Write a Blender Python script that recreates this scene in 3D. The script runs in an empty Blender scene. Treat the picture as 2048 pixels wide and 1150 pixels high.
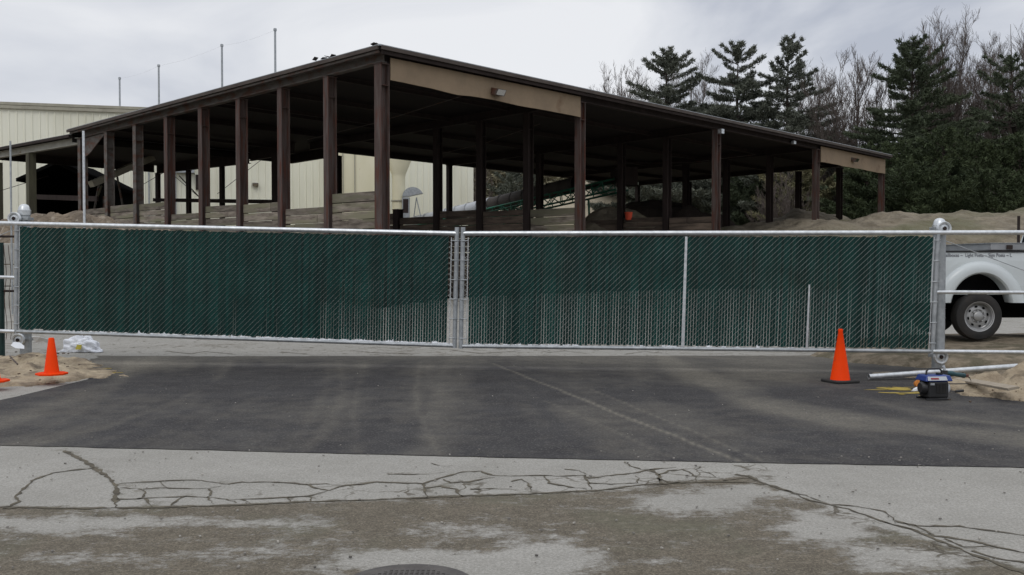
import bpy, bmesh, math, random
import numpy as np
from mathutils import Vector, Matrix
R = math.radians
scene = bpy.context.scene
COL = scene.collection

# ------------------------------------------------------------------ camera
F = 2004.0; EYE = 1.65; HOR = 525.0
cam_d = bpy.data.cameras.new("camera"); cam = bpy.data.objects.new("camera", cam_d); COL.objects.link(cam)
cam_d.sensor_width = 36; cam_d.lens = 36 * F / 2048; cam_d.clip_end = 3000; cam_d.clip_start = 0.1
cam.location = (0, 0, EYE); cam.rotation_euler = (R(90 - 1.43), 0, 0)
scene.camera = cam

# ------------------------------------------------------------------ world
SUN_EL, SUN_ROT = 48, 200
w = bpy.data.worlds.new("World"); scene.world = w; w.use_nodes = True
nt = w.node_tree; nt.nodes.clear()
def N(tree, t, **k):
    n = tree.nodes.new(t)
    for a, b in k.items(): setattr(n, a, b)
    return n
out = N(nt, 'ShaderNodeOutputWorld'); bg = N(nt, 'ShaderNodeBackground'); bg.inputs[1].default_value = 0.1
sky = N(nt, 'ShaderNodeTexSky', sky_type='NISHITA', sun_disc=False)
sky.sun_elevation = R(SUN_EL); sky.sun_rotation = R(SUN_ROT)
tc = N(nt, 'ShaderNodeTexCoord')
mp = N(nt, 'ShaderNodeMapping'); mp.inputs['Scale'].default_value = (1.0, 1.0, 2.6); mp.inputs['Location'].default_value = (0.13, 0.4, 0.2)
nz = N(nt, 'ShaderNodeTexNoise'); nz.inputs['Scale'].default_value = 2.0; nz.inputs['Detail'].default_value = 6; nz.inputs['Roughness'].default_value = 0.5; nz.inputs['Distortion'].default_value = 0.9
cr = N(nt, 'ShaderNodeValToRGB')
e = cr.color_ramp.elements
e[0].position = 0.36; e[0].color = (4.9, 5.2, 5.95, 1)
e[1].position = 0.64; e[1].color = (8.6, 8.7, 8.95, 1)
m_ = cr.color_ramp.elements.new(0.5); m_.color = (7.0, 7.2, 7.7, 1)
sep = N(nt, 'ShaderNodeSeparateXYZ')
zr = N(nt, 'ShaderNodeMapRange'); zr.inputs['From Min'].default_value = 0.25; zr.inputs['From Max'].default_value = 1.0
zr.inputs['To Min'].default_value = 1.0; zr.inputs['To Max'].default_value = 1.75
vm = N(nt, 'ShaderNodeVectorMath', operation='SCALE')
mix = N(nt, 'ShaderNodeMix', data_type='RGBA'); mix.inputs['Factor'].default_value = 0.93
L = nt.links.new
L(tc.outputs['Generated'], mp.inputs[0]); L(mp.outputs[0], nz.inputs[0]); L(nz.outputs['Fac'], cr.inputs[0])
L(tc.outputs['Generated'], sep.inputs[0]); L(sep.outputs['Z'], zr.inputs['Value'])
L(cr.outputs[0], vm.inputs[0]); L(zr.outputs[0], vm.inputs['Scale'])
L(sky.outputs[0], mix.inputs['A']); L(vm.outputs[0], mix.inputs['B']); L(mix.outputs['Result'], bg.inputs[0]); L(bg.outputs[0], out.inputs[0])

sd = bpy.data.lights.new("sun", 'SUN'); sd.energy = 0.6; sd.angle = R(20); sd.color = (1, 0.97, 0.93)
sun = bpy.data.objects.new("sun", sd); COL.objects.link(sun)
sun.rotation_euler = (R(90 - SUN_EL), 0, R(-20))
sun.location = (0, -10, 30)
scene.view_settings.view_transform = 'Standard'; scene.view_settings.look = 'None'
scene.view_settings.exposure = 0.0; scene.view_settings.gamma = 1

# ------------------------------------------------------------------ helpers
rnd = random.Random(7)
def at(px, py, Y): return Vector(((px - 1024) / F * Y, Y, EYE + (HOR - py) / F * Y))
def gp(px, py, z=0.0):
    Y = F * (EYE - z) / (py - HOR); return Vector(((px - 1024) / F * Y, Y, z))
class MB:
    def __init__(s): s.v = []; s.f = []; s.sm = False
    def add(s, vs, fs):
        o = len(s.v); s.v += [tuple(p) for p in vs]; s.f += [tuple(i + o for i in q) for q in fs]; return s
    def box(s, c, d, rz=0, M=None):
        x, y, z = d[0] / 2, d[1] / 2, d[2] / 2
        pts = [Vector((a, b, e_)) for e_ in (-z, z) for b in (-y, y) for a in (-x, x)]
        if M is None: M = Matrix.Rotation(rz, 3, 'Z')
        pts = [M @ p + Vector(c) for p in pts]
        return s.add(pts, [(0, 2, 3, 1), (4, 5, 7, 6), (0, 1, 5, 4), (2, 6, 7, 3), (0, 4, 6, 2), (1, 3, 7, 5)])
    def hexa(s, p8):   # 4 bottom loop, 4 top loop
        return s.add(p8, [(3, 2, 1, 0), (4, 5, 6, 7), (0, 1, 5, 4), (1, 2, 6, 5), (2, 3, 7, 6), (3, 0, 4, 7)])
    def tube(s, pts, r, n=8, cap=True):
        pts = [Vector(p) for p in pts]
        if not hasattr(r, '__len__'): r = [r] * len(pts)
        rings = []; up = None
        for i, p in enumerate(pts):
            d = (pts[min(i + 1, len(pts) - 1)] - pts[max(i - 1, 0)]).normalized()
            if up is None:
                up = d.cross(Vector((0, 0, 1)) if abs(d.z) < .9 else Vector((1, 0, 0))).normalized()
            else:
                up = (up - d * up.dot(d)).normalized()
            b = d.cross(up)
            rings.append([p + (up * math.cos(2 * math.pi * k / n) + b * math.sin(2 * math.pi * k / n)) * r[i] for k in range(n)])
        vs = [q for g in rings for q in g]
        fs = [(i * n + k, i * n + (k + 1) % n, (i + 1) * n + (k + 1) % n, (i + 1) * n + k) for i in range(len(pts) - 1) for k in range(n)]
        if cap: fs += [tuple(range(n))[::-1], tuple((len(pts) - 1) * n + k for k in range(n))]
        return s.add(vs, fs)
    def lathe(s, prof, n=32, M=None, c=(0, 0, 0)):   # prof (r,z)
        M = M or Matrix.Identity(3)
        vs = [M @ Vector((r * math.cos(2 * math.pi * k / n), r * math.sin(2 * math.pi * k / n), z)) + Vector(c) for r, z in prof for k in range(n)]
        fs = [(i * n + k, i * n + (k + 1) % n, (i + 1) * n + (k + 1) % n, (i + 1) * n + k) for i in range(len(prof) - 1) for k in range(n)]
        return s.add(vs, fs)
    def prism(s, poly, d0, d1, fn):  # poly (a,b) extruded from d0 to d1; fn(a,b,d)->xyz
        n = len(poly)
        vs = [fn(a, b, d0) for a, b in poly] + [fn(a, b, d1) for a, b in poly]
        return s.add(vs, [tuple(range(n))[::-1], tuple(range(n, 2 * n))] + [(i, (i + 1) % n, n + (i + 1) % n, n + i) for i in range(n)])
    def build(s, name, mat, parent=None, smooth=False, bevel=0):
        me = bpy.data.meshes.new(name); me.from_pydata(s.v, [], s.f); me.validate()
        if bevel or len(s.f) < 20000:
            bm = bmesh.new(); bm.from_mesh(me); bmesh.ops.recalc_face_normals(bm, faces=bm.faces); bm.to_mesh(me); bm.free()
        if mat: me.materials.append(mat)
        o = bpy.data.objects.new(name, me); COL.objects.link(o)
        if parent:
            o.parent = parent; o.matrix_parent_inverse = Matrix.LocRotScale(parent.location, parent.rotation_euler, parent.scale).inverted()
        if smooth:
            me.polygons.foreach_set('use_smooth', [True] * len(me.polygons))
            me.set_sharp_from_angle(angle=R(40))
        if bevel:
            b = o.modifiers.new('bevel', 'BEVEL'); b.width = bevel; b.segments = 2; b.limit_method = 'ANGLE'
        return o
def tag(o, label, cat, group=None, kind=None):
    if label: o['label'] = label
    if cat: o['category'] = cat
    if group: o['group'] = group
    if kind: o['kind'] = kind
    return o
def structure(o): o['kind'] = 'structure'; return o
def thing(name, label, cat, loc=(0, 0, 0), group=None):
    o = bpy.data.objects.new(name, None); COL.objects.link(o); o.location = loc; o.empty_display_size = .3
    return tag(o, label, cat, group)

def mat(name, c1, c2=None, scale=4, rough=.8, metal=0, bump=0, bscale=None, detail=6, stretch=None, c3=None, s3=.6, t3=(.55, .65),
        island=0, spec=.4, coords='Object', lo=.35, hi=.65, trans=0, emit=None):
    m = bpy.data.materials.new(name); m.use_nodes = True; t = m.node_tree; l = t.links.new
    b = t.nodes['Principled BSDF']; b.inputs['Roughness'].default_value = rough; b.inputs['Metallic'].default_value = metal
    b.inputs['Specular IOR Level'].default_value = spec
    if trans: b.inputs['Transmission Weight'].default_value = trans
    if c2 is None: c2 = tuple(x * .8 for x in c1)
    tc = N(t, 'ShaderNodeTexCoord'); mp = N(t, 'ShaderNodeMapping'); mp.inputs['Scale'].default_value = stretch or (1, 1, 1)
    l(tc.outputs[coords], mp.inputs[0])
    n = N(t, 'ShaderNodeTexNoise'); n.inputs['Scale'].default_value = scale; n.inputs['Detail'].default_value = detail; n.inputs['Roughness'].default_value = .62
    l(mp.outputs[0], n.inputs[0])
    mr = N(t, 'ShaderNodeMapRange'); mr.inputs[1].default_value = lo; mr.inputs[2].default_value = hi; l(n.outputs['Fac'], mr.inputs[0])
    mx = N(t, 'ShaderNodeMix', data_type='RGBA'); l(mr.outputs[0], mx.inputs['Factor'])
    mx.inputs['A'].default_value = (*c1, 1); mx.inputs['B'].default_value = (*c2, 1); cur = mx.outputs['Result']
    if c3:
        n3 = N(t, 'ShaderNodeTexNoise'); n3.inputs['Scale'].default_value = s3; n3.inputs['Detail'].default_value = 7; l(mp.outputs[0], n3.inputs[0])
        r3 = N(t, 'ShaderNodeMapRange'); r3.inputs[1].default_value = t3[0]; r3.inputs[2].default_value = t3[1]; l(n3.outputs['Fac'], r3.inputs[0])
        x3 = N(t, 'ShaderNodeMix', data_type='RGBA'); l(r3.outputs[0], x3.inputs['Factor']); l(cur, x3.inputs['A']); x3.inputs['B'].default_value = (*c3, 1); cur = x3.outputs['Result']
    if island:
        g = N(t, 'ShaderNodeNewGeometry'); ir = N(t, 'ShaderNodeMapRange'); ir.inputs[3].default_value = 1 - island; ir.inputs[4].default_value = 1 + island
        l(g.outputs['Random Per Island'], ir.inputs[0]); v = N(t, 'ShaderNodeVectorMath', operation='SCALE'); l(cur, v.inputs[0]); l(ir.outputs[0], v.inputs['Scale']); cur = v.outputs[0]
    l(cur, b.inputs['Base Color'])
    if bump:
        bn = N(t, 'ShaderNodeTexNoise'); bn.inputs['Scale'].default_value = bscale or scale * 4; bn.inputs['Detail'].default_value = 4; l(mp.outputs[0], bn.inputs[0])
        bp = N(t, 'ShaderNodeBump'); bp.inputs['Strength'].default_value = min(1, bump * 10); bp.inputs['Distance'].default_value = bump; l(bn.outputs['Fac'], bp.inputs['Height']); l(bp.outputs[0], b.inputs['Normal'])
    if emit:
        b.inputs['Emission Color'].default_value = (*emit, 1); b.inputs['Emission Strength'].default_value = 1
    return m

M = {}
M['galv'] = mat('galvanised', (.50, .52, .53), (.68, .70, .71), 14, .38, .75, .001, 60)
M['galv_dull'] = mat('galvanised_dull', (.30, .32, .33), (.44, .46, .47), 9, .5, .6, .001)
M['wire'] = mat('wire', (.55, .58, .56), (.36, .35, .31), 3, .5, .35)
M['slat'] = mat('green_slat', (.004, .038, .032), (.003, .025, .022), 2.5, .5, 0, 0, island=.35, spec=.18)
M['white_scrap'] = mat('white_scrap', (.8, .82, .84), (.65, .67, .7), 9, .6)
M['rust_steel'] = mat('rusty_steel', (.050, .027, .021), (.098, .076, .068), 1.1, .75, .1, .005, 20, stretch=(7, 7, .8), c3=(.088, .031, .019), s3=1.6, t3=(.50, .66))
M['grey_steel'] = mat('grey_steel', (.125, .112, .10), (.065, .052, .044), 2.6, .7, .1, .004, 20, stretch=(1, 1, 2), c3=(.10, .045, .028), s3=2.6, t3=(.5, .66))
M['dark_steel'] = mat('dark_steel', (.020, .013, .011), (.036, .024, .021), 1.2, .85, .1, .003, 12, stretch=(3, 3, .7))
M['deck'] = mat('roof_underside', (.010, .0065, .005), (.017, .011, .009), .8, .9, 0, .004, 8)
M['roof'] = mat('roof_sheet', (.30, .32, .33), (.20, .20, .20), 2, .6, .3, .003)
M['fascia'] = mat('dark_fascia', (.085, .068, .056), (.05, .038, .032), 2, .7, .1, .003, 18, stretch=(1, 1, 3))
M['tan_panel'] = mat('tan_panel', (.265, .195, .125), (.21, .155, .10), 1.2, .75, 0, .002, 14, c3=(.15, .09, .05), s3=1.6, t3=(.62, .78))
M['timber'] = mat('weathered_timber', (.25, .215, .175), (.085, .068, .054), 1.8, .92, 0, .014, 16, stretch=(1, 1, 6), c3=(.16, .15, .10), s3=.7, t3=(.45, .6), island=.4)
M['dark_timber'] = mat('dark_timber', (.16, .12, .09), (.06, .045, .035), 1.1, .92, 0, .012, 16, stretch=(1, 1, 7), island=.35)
M['siding'] = mat('tan_siding', (.76, .75, .62), (.83, .82, .69), .5, .6, 0, 0, stretch=(1, 1, .25), c3=(.60, .58, .45), s3=.4, t3=(.5, .8))
M['siding_trim'] = mat('siding_trim', (.40, .38, .30), (.3, .28, .22), 2, .6)
M['yellow_panel'] = mat('cream_panel', (.80, .75, .55), (.74, .69, .48), 1, .65, 0, 0, c3=(.35, .17, .05), s3=1.1, t3=(.66, .72), stretch=(1, 1, .35))
M['dirt'] = mat('dirt', (.25, .205, .145), (.13, .105, .072), 5, .95, 0, .08, 9, c3=(.11, .095, .06), s3=2.5, t3=(.5, .62), detail=10)
M['mound'] = mat('mound_soil', (.235, .20, .145), (.13, .108, .075), 1.3, .95, 0, .35, 1.6, c3=(.12, .115, .065), s3=.22, t3=(.48, .66), detail=9)
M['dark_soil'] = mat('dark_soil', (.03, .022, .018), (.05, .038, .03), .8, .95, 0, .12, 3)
M['sand'] = mat('sand', (.42, .345, .24), (.24, .19, .13), 3.2, .95, 0, .09, 7, c3=(.17, .135, .095), s3=3.5, t3=(.50, .62), detail=10)
M['rubble'] = mat('rubble', (.25, .20, .145), (.12, .095, .07), 2.2, .95, 0, .14, 6, c3=(.34, .29, .23), s3=3, t3=(.58, .66))
M['concrete'] = mat('concrete', (.40, .39, .35), (.31, .30, .27), 1.2, .9, 0, .006)
M['orange'] = mat('cone_orange', (.86, .056, .0), (.78, .045, .0), 3, .6, 0, 0, spec=.12, c3=(.55, .06, .015), s3=14, t3=(.62, .75))
M['rubber'] = mat('black_rubber', (.022, .022, .022), (.035, .033, .03), 5, .8, 0, .003)
M['tyre'] = mat('tyre', (.018, .018, .018), (.032, .028, .025), 6, .75, 0, .002)
M['black'] = mat('black_plastic', (.014, .014, .015), (.022, .022, .022), 6, .45)
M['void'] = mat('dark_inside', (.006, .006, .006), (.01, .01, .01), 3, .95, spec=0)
M['white_paint'] = mat('white_paint', (.56, .60, .60), (.53, .565, .57), 1, .28, 0, 0, spec=.5)
M['steel_rim'] = mat('steel_rim', (.42, .42, .42), (.34, .34, .33), 4, .45, .55)
M['chrome'] = mat('chrome', (.7, .7, .7), (.6, .6, .6), 2, .15, 1)
M['glass'] = mat('dark_glass', (.02, .025, .03), (.02, .025, .03), 1, .06, 0, spec=.8)
M['grey_text'] = mat('grey_lettering', (.16, .17, .19), (.2, .2, .22), 4, .6)
M['blue'] = mat('blue_metal', (.022, .05, .22), (.018, .04, .17), 4, .35, .1)
M['silver'] = mat('silver_plastic', (.5, .52, .54), (.42, .44, .46), 5, .45)
M['red'] = mat('red_print', (.25, .03, .03), (.2, .03, .03), 5, .5)
M['teal_tool'] = mat('teal_tool', (.012, .07, .085), (.01, .05, .06), 5, .45)
M['bag'] = mat('clear_plastic', (.80, .82, .86), (.70, .72, .77), 5, .25, 0, .01, 12, spec=.6)
M['yellow'] = mat('yellow_paint', (.48, .35, .05), (.22, .17, .05), 8, .8)
M['green_steel'] = mat('green_steel', (.03, .20, .13), (.05, .14, .09), 3, .65, .2, c3=(.10, .06, .03), s3=2, t3=(.55, .7))
M['tube_cover'] = mat('grey_cover', (.46, .48, .50), (.38, .39, .41), 1.5, .5, .3)
M['green_wood'] = mat('greenish_wood', (.10, .095, .06), (.06, .055, .038), 1.5, .9, 0, .01, 16, stretch=(4, 4, .6))
M['bark'] = mat('grey_bark', (.12, .098, .085), (.075, .06, .052), 3, .95, coords='Generated')
M['bark_pine'] = mat('pine_bark', (.06, .046, .038), (.04, .03, .026), 3, .95, coords='Generated')
def leafmat(name, a, b):
    m = mat(name, a, b, .35, .75, 0, island=.35, spec=.2); return m
M['pine'] = leafmat('pine_needles', (.095, .115, .068), (.055, .070, .042))
M['pine_grey'] = leafmat('pine_needles_grey', (.145, .155, .120), (.085, .095, .075))
M['pine_deep'] = leafmat('pine_needles_deep', (.072, .092, .042), (.038, .052, .026))
M['brush'] = leafmat('brush', (.22, .20, .115), (.14, .14, .075))
M['iron'] = mat('cast_iron', (.12, .11, .10), (.08, .072, .066), 9, .6, .5)
M['crack'] = mat('crack_dirt', (.125, .108, .075), (.062, .053, .038), 9, .98, 0, .004)
M['paper'] = mat('paper', (.72, .74, .76), (.66, .68, .7), 4, .7)
M['rope'] = mat('orange_cap', (.6, .22, .03), (.5, .17, .03), 8, .6)

# ------------------------------------------------------------------ ground
def sst(a, b, x):
    t = np.clip((x - a) / (b - a), 0, 1); return t * t * (3 - 2 * t)
def gz(x, y):
    x = np.asarray(x, float); y = np.asarray(y, float)
    return .6 * sst(19, 34, y)
_rs = np.random.RandomState(3)
def vnoise(x, y, seed=0):      # smooth value noise
    xi = np.floor(x).astype(int); yi = np.floor(y).astype(int); fx = x - xi; fy = y - yi
    fx = fx * fx * (3 - 2 * fx); fy = fy * fy * (3 - 2 * fy)
    def h(a, b):
        n = (a * 374761393 + b * 668265263 + seed * 1442695041) & 0x7fffffff
        n = ((n ^ (n >> 13)) * 1274126177) & 0x7fffffff
        return ((n ^ (n >> 16)) & 0xffff) / 65535.0
    return (h(xi, yi) * (1 - fx) + h(xi + 1, yi) * fx) * (1 - fy) + (h(xi, yi + 1) * (1 - fx) + h(xi + 1, yi + 1) * fx) * fy
def fbm(x, y, seed=0, o=4):
    s = 0; a = .5
    for k in range(o): s = s + a * vnoise(x * 2 ** k, y * 2 ** k, seed + k * 17); a *= .5
    return s
def grid(name, xs, ys, zf, m, attrs=None, parent=None, keep=None):
    X, Y = np.meshgrid(xs, ys); Z = zf(X, Y) + 0 * X
    nx, ny = len(xs), len(ys)
    v = np.stack([X.ravel(), Y.ravel(), Z.ravel()], 1)
    idx = np.arange(nx * ny).reshape(ny, nx)
    f = np.stack([idx[:-1, :-1].ravel(), idx[:-1, 1:].ravel(), idx[1:, 1:].ravel(), idx[1:, :-1].ravel()], 1)
    if keep is not None:
        k = keep(X, Y).ravel(); f = f[k[f].all(1)]
        used = np.unique(f); remap = -np.ones(len(v), int); remap[used] = np.arange(len(used)); v = v[used]; f = remap[f]
    else: used = np.arange(len(v))
    me = bpy.data.meshes.new(name); me.from_pydata(v.tolist(), [], f.tolist())
    for an, fn in (attrs or {}).items():
        a = me.attributes.new(an, 'FLOAT', 'POINT'); a.data.foreach_set('value', (fn(X, Y) + 0 * X).ravel()[used].astype(np.float32))
    me.materials.append(m); me.polygons.foreach_set('use_smooth', [True] * len(me.polygons))
    o = bpy.data.objects.new(name, me); COL.objects.link(o)
    if parent: o.parent = parent
    return o
far = [60, 80, 110, 160, 240, 400, 700, 1200]
gx = sorted([-a for a in far] + far + list(np.arange(-50, 51, 4)))
gy = [-200, -100, -50, -20] + list(np.arange(-8, 60, 4)) + far[1:] + [2000]
structure(grid('ground', gx, gy, lambda x, y: gz(x, y) - .06 , M['dirt']))

def topx(x, y):  # ground xy -> photo px,py (z=0) used to lay out stains by their measured place
    y = np.maximum(y, 1.0); return 1024 + x / y * F, HOR + EYE * F / y
def seg_d(x, y, pts):
    d = np.full(np.shape(x), 1e9)
    for (ax, ay), (bx, by) in zip(pts[:-1], pts[1:]):
        vx, vy = bx - ax, by - ay; t = np.clip(((x - ax) * vx + (y - ay) * vy) / (vx * vx + vy * vy), 0, 1)
        d = np.minimum(d, np.hypot(x - ax - t * vx, y - ay - t * vy))
    return d
blobs = [(100, 1052, 190, 20, .8), (330, 1045, 120, 12, .5), (560, 1052, 150, 22, .55), (490, 1112, 90, 16, .4), (920, 1066, 110, 16, .55), (800, 1125, 170, 28, .8),
         (980, 1140, 130, 25, .8), (1090, 1115, 110, 40, .9), (1390, 1008, 110, 24, .85), (1500, 984, 75, 14, .8), (1650, 1058, 95, 34, .8), (1790, 1120, 105, 30, .75),
         (1620, 990, 60, 12, .5), (1950, 1125, 80, 14, .5), (1350, 1120, 70, 14, .3), (200, 1120, 180, 14, .3), (650, 1090, 60, 10, .3)]
ex = [-4000, -400, 0, 200, 400, 700, 1000, 1250, 1330, 1500, 1750, 2048, 2600, 6000]
ey = [1000, 1012, 1016, 1018, 1014, 1004, 992, 984, 968, 955, 1050, 1142, 1300, 1900]
# cracks in the old asphalt: dirt filled ribbons
ZL = lambda pts: [(x / 2, 680 + y / 2) for x, y in pts]
ZR = lambda pts: [(1024 + x / 2, 680 + y / 2) for x, y in pts]
CR = [(ZL([(250, 445), (290, 465), (330, 485), (370, 515), (410, 540), (450, 575), (460, 600), (450, 640), (452, 672)]), .032),
 (ZL([(370, 515), (280, 525), (200, 535), (130, 560), (95, 585), (75, 610), (55, 630), (70, 650), (30, 670), (-60, 678)]), .024),
 (ZL([(460, 578), (560, 572), (640, 568), (740, 564), (800, 566), (870, 575), (905, 580)]), .014),
 (ZL([(905, 580), (960, 572), (1050, 572), (1150, 574), (1220, 582), (1270, 600), (1310, 605), (1350, 590), (1420, 582), (1500, 572), (1600, 574), (1690, 578), (1750, 560), (1775, 550), (1850, 530), (1920, 528), (1970, 545), (2048, 548)]), .018),
 (ZL([(470, 595), (560, 600), (650, 595), (740, 598), (830, 596), (880, 588)]), .012), (ZL([(640, 570), (640, 585), (665, 598)]), .01),
 (ZL([(835, 598), (840, 620), (820, 632), (850, 660)]), .016), (ZL([(460, 640), (540, 640), (560, 635), (570, 610), (545, 600)]), .014),
 (ZL([(540, 640), (600, 635), (700, 632), (740, 628), (820, 632), (900, 640), (960, 642), (1010, 640), (1150, 632), (1240, 628), (1310, 605)]), .014),
 (ZL([(680, 665), (710, 640), (740, 628)]), .02), (ZL([(960, 642), (1000, 660)]), .02), (ZL([(900, 640), (940, 655)]), .016), (ZL([(1150, 632), (1155, 652)]), .016), (ZL([(1240, 628), (1240, 650)]), .024),
 (ZL([(570, 640), (600, 670)]), .014), (ZL([(1220, 582), (1300, 578), (1380, 585)]), .012),
 (ZL([(0, 676), (100, 674), (250, 679), (450, 675), (600, 676), (800, 668), (1000, 662), (1250, 650), (1500, 642), (1750, 632), (2048, 622)]) + ZR([(200, 612), (350, 605), (500, 585), (620, 578), (740, 572), (900, 570), (1020, 580)]), .022),
 (ZL([(1690, 578), (1700, 600), (1705, 635)]), .022), (ZL([(1700, 595), (1760, 588), (1820, 600), (1850, 630)]), .02), (ZL([(1775, 560), (1800, 575), (1870, 570), (1980, 552)]), .016),
 (ZL([(1550, 540), (1700, 540), (1780, 530)]), .010), (ZL([(1880, 600), (1960, 598), (2048, 600)]), .012), (ZL([(1720, 495), (1760, 505), (1800, 508)]), .008),
 (ZR([(0, 548), (60, 545), (130, 545), (200, 548), (290, 545), (310, 555), (400, 545), (450, 540), (490, 535), (520, 530), (560, 520), (620, 515), (660, 512)]), .018),
 (ZR([(0, 570), (40, 560), (70, 580), (75, 610)]), .016), (ZR([(130, 545), (150, 575), (190, 585), (300, 600)]), .016), (ZR([(290, 545), (310, 575), (320, 600)]), .02),
 (ZR([(310, 575), (400, 580), (500, 575), (510, 555), (495, 545)]), .016), (ZR([(210, 520), (270, 525), (300, 540)]), .012), (ZR([(450, 490), (480, 510), (520, 520), (560, 520)]), .012),
 (ZR([(590, 545), (630, 525), (690, 520), (740, 550), (740, 570)]), .016), (ZR([(760, 510), (740, 520), (790, 535), (820, 552)]), .012), (ZR([(600, 580), (590, 555), (640, 575), (740, 570)]), .026),
 (ZR([(850, 565), (940, 555), (1010, 575)]), .012), (ZR([(560, 520), (590, 545), (600, 580)]), .028),
 (ZR([(900, 540), (950, 548), (1000, 572), (1100, 605), (1200, 645), (1280, 665), (1350, 680), (1420, 705), (1500, 735), (1600, 760), (1750, 820), (1850, 860), (2048, 935), (2300, 1040)]), .024),
 (ZR([(1280, 662), (1350, 665), (1440, 680), (1500, 690), (1540, 725), (1600, 745), (1680, 750), (1800, 750), (1900, 765), (2048, 785), (2400, 820)]), .017),
 (ZR([(1540, 730), (1620, 745), (1700, 790), (1760, 795), (1850, 810), (1950, 835), (2048, 855), (2300, 900)]), .016), (ZR([(1740, 800), (1820, 835), (1920, 830), (2048, 855)]), .012),
 (ZR([(1500, 735), (1600, 760), (1700, 785)]), .014), (ZR([(1850, 850), (1950, 880), (2048, 895), (2200, 930)]), .018), (ZR([(1100, 605), (1180, 625), (1280, 662)]), .01),
 ([(330, 702), (380, 708), (410, 703), (470, 709)], .03), ([(560, 704), (620, 709)], .03), ([(900, 700), (960, 707), (1040, 702)], .03), ([(1090, 706), (1130, 702), (1180, 708)], .025), ([(1250, 709), (1290, 703), (1340, 708)], .025), ([(700, 701), (760, 706), (830, 708)], .025),
 ([(-400, 1050), (-250, 1000), (-200, 960), (-60, 940)], .02), ([(2100, 1000), (2300, 990), (2500, 1010)], .014)]
def dirt_attr(x, y):
    px, py = topx(x, y)
    edge = np.interp(px, ex, ey)
    d = sst(-6, 8, py - edge) * .92
    for cx, cy, rx, ry, a in blobs:
        d = d - a * np.exp(-(((px - cx) / rx) ** 2 + ((py - cy) / ry) ** 2) ** 1.3)
    d = d + (fbm(x * .6, y * 1.4, 5) - .47) * .7 * sst(-6, 30, py - edge)
    near_ = (y < 10) & (y > 4.4)
    h = np.full(np.shape(x), 9.0)
    for pts, wd in CR:
        if pts[0][1] < 720: continue
        g = [tuple(gp(a_, b_).xy) for a_, b_ in pts]; h[near_] = np.minimum(h[near_], seg_d(x[near_], y[near_], g) / (.6 + wd * 20))
    d = d + .30 * np.exp(-(h / .07) ** 2) * fbm(x * 3, y * 3, 66) * 2
    d = np.where(y < 4.9, .45 + (fbm(x * .8, y * .8, 9) - .47) * 1.4, d)
    # light dust drifts beside the crack network and behind the patch
    d = np.maximum(d, .22 * (y > 17) + (fbm(x * .5, y * .9, 11) - .45) * .8 * (y > 17))
    return np.clip(d, 0, 1)
def craze_attr(x, y):
    px, py = topx(x, y); edge = np.interp(px, ex, ey); band = np.exp(-((py - edge + 18) / 26) ** 2) * sst(380, 560, px) * .62
    diag = np.exp(-((py - edge - 8) / 26) ** 2) * sst(1500, 1650, px) * .7
    blob = np.exp(-(((px - 1330) / 170) ** 2 + ((py - 958) / 24) ** 2)) * .75
    back = .5 * (y > 17.2) * (y < 22)
    other = (fbm(x * .35, y * .35, 51) > .62) * .3 * (y < 4.6)
    return np.clip(np.maximum.reduce([band * (px < 1560), diag, blob, back + 0 * px, other]), 0, 1)
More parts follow.
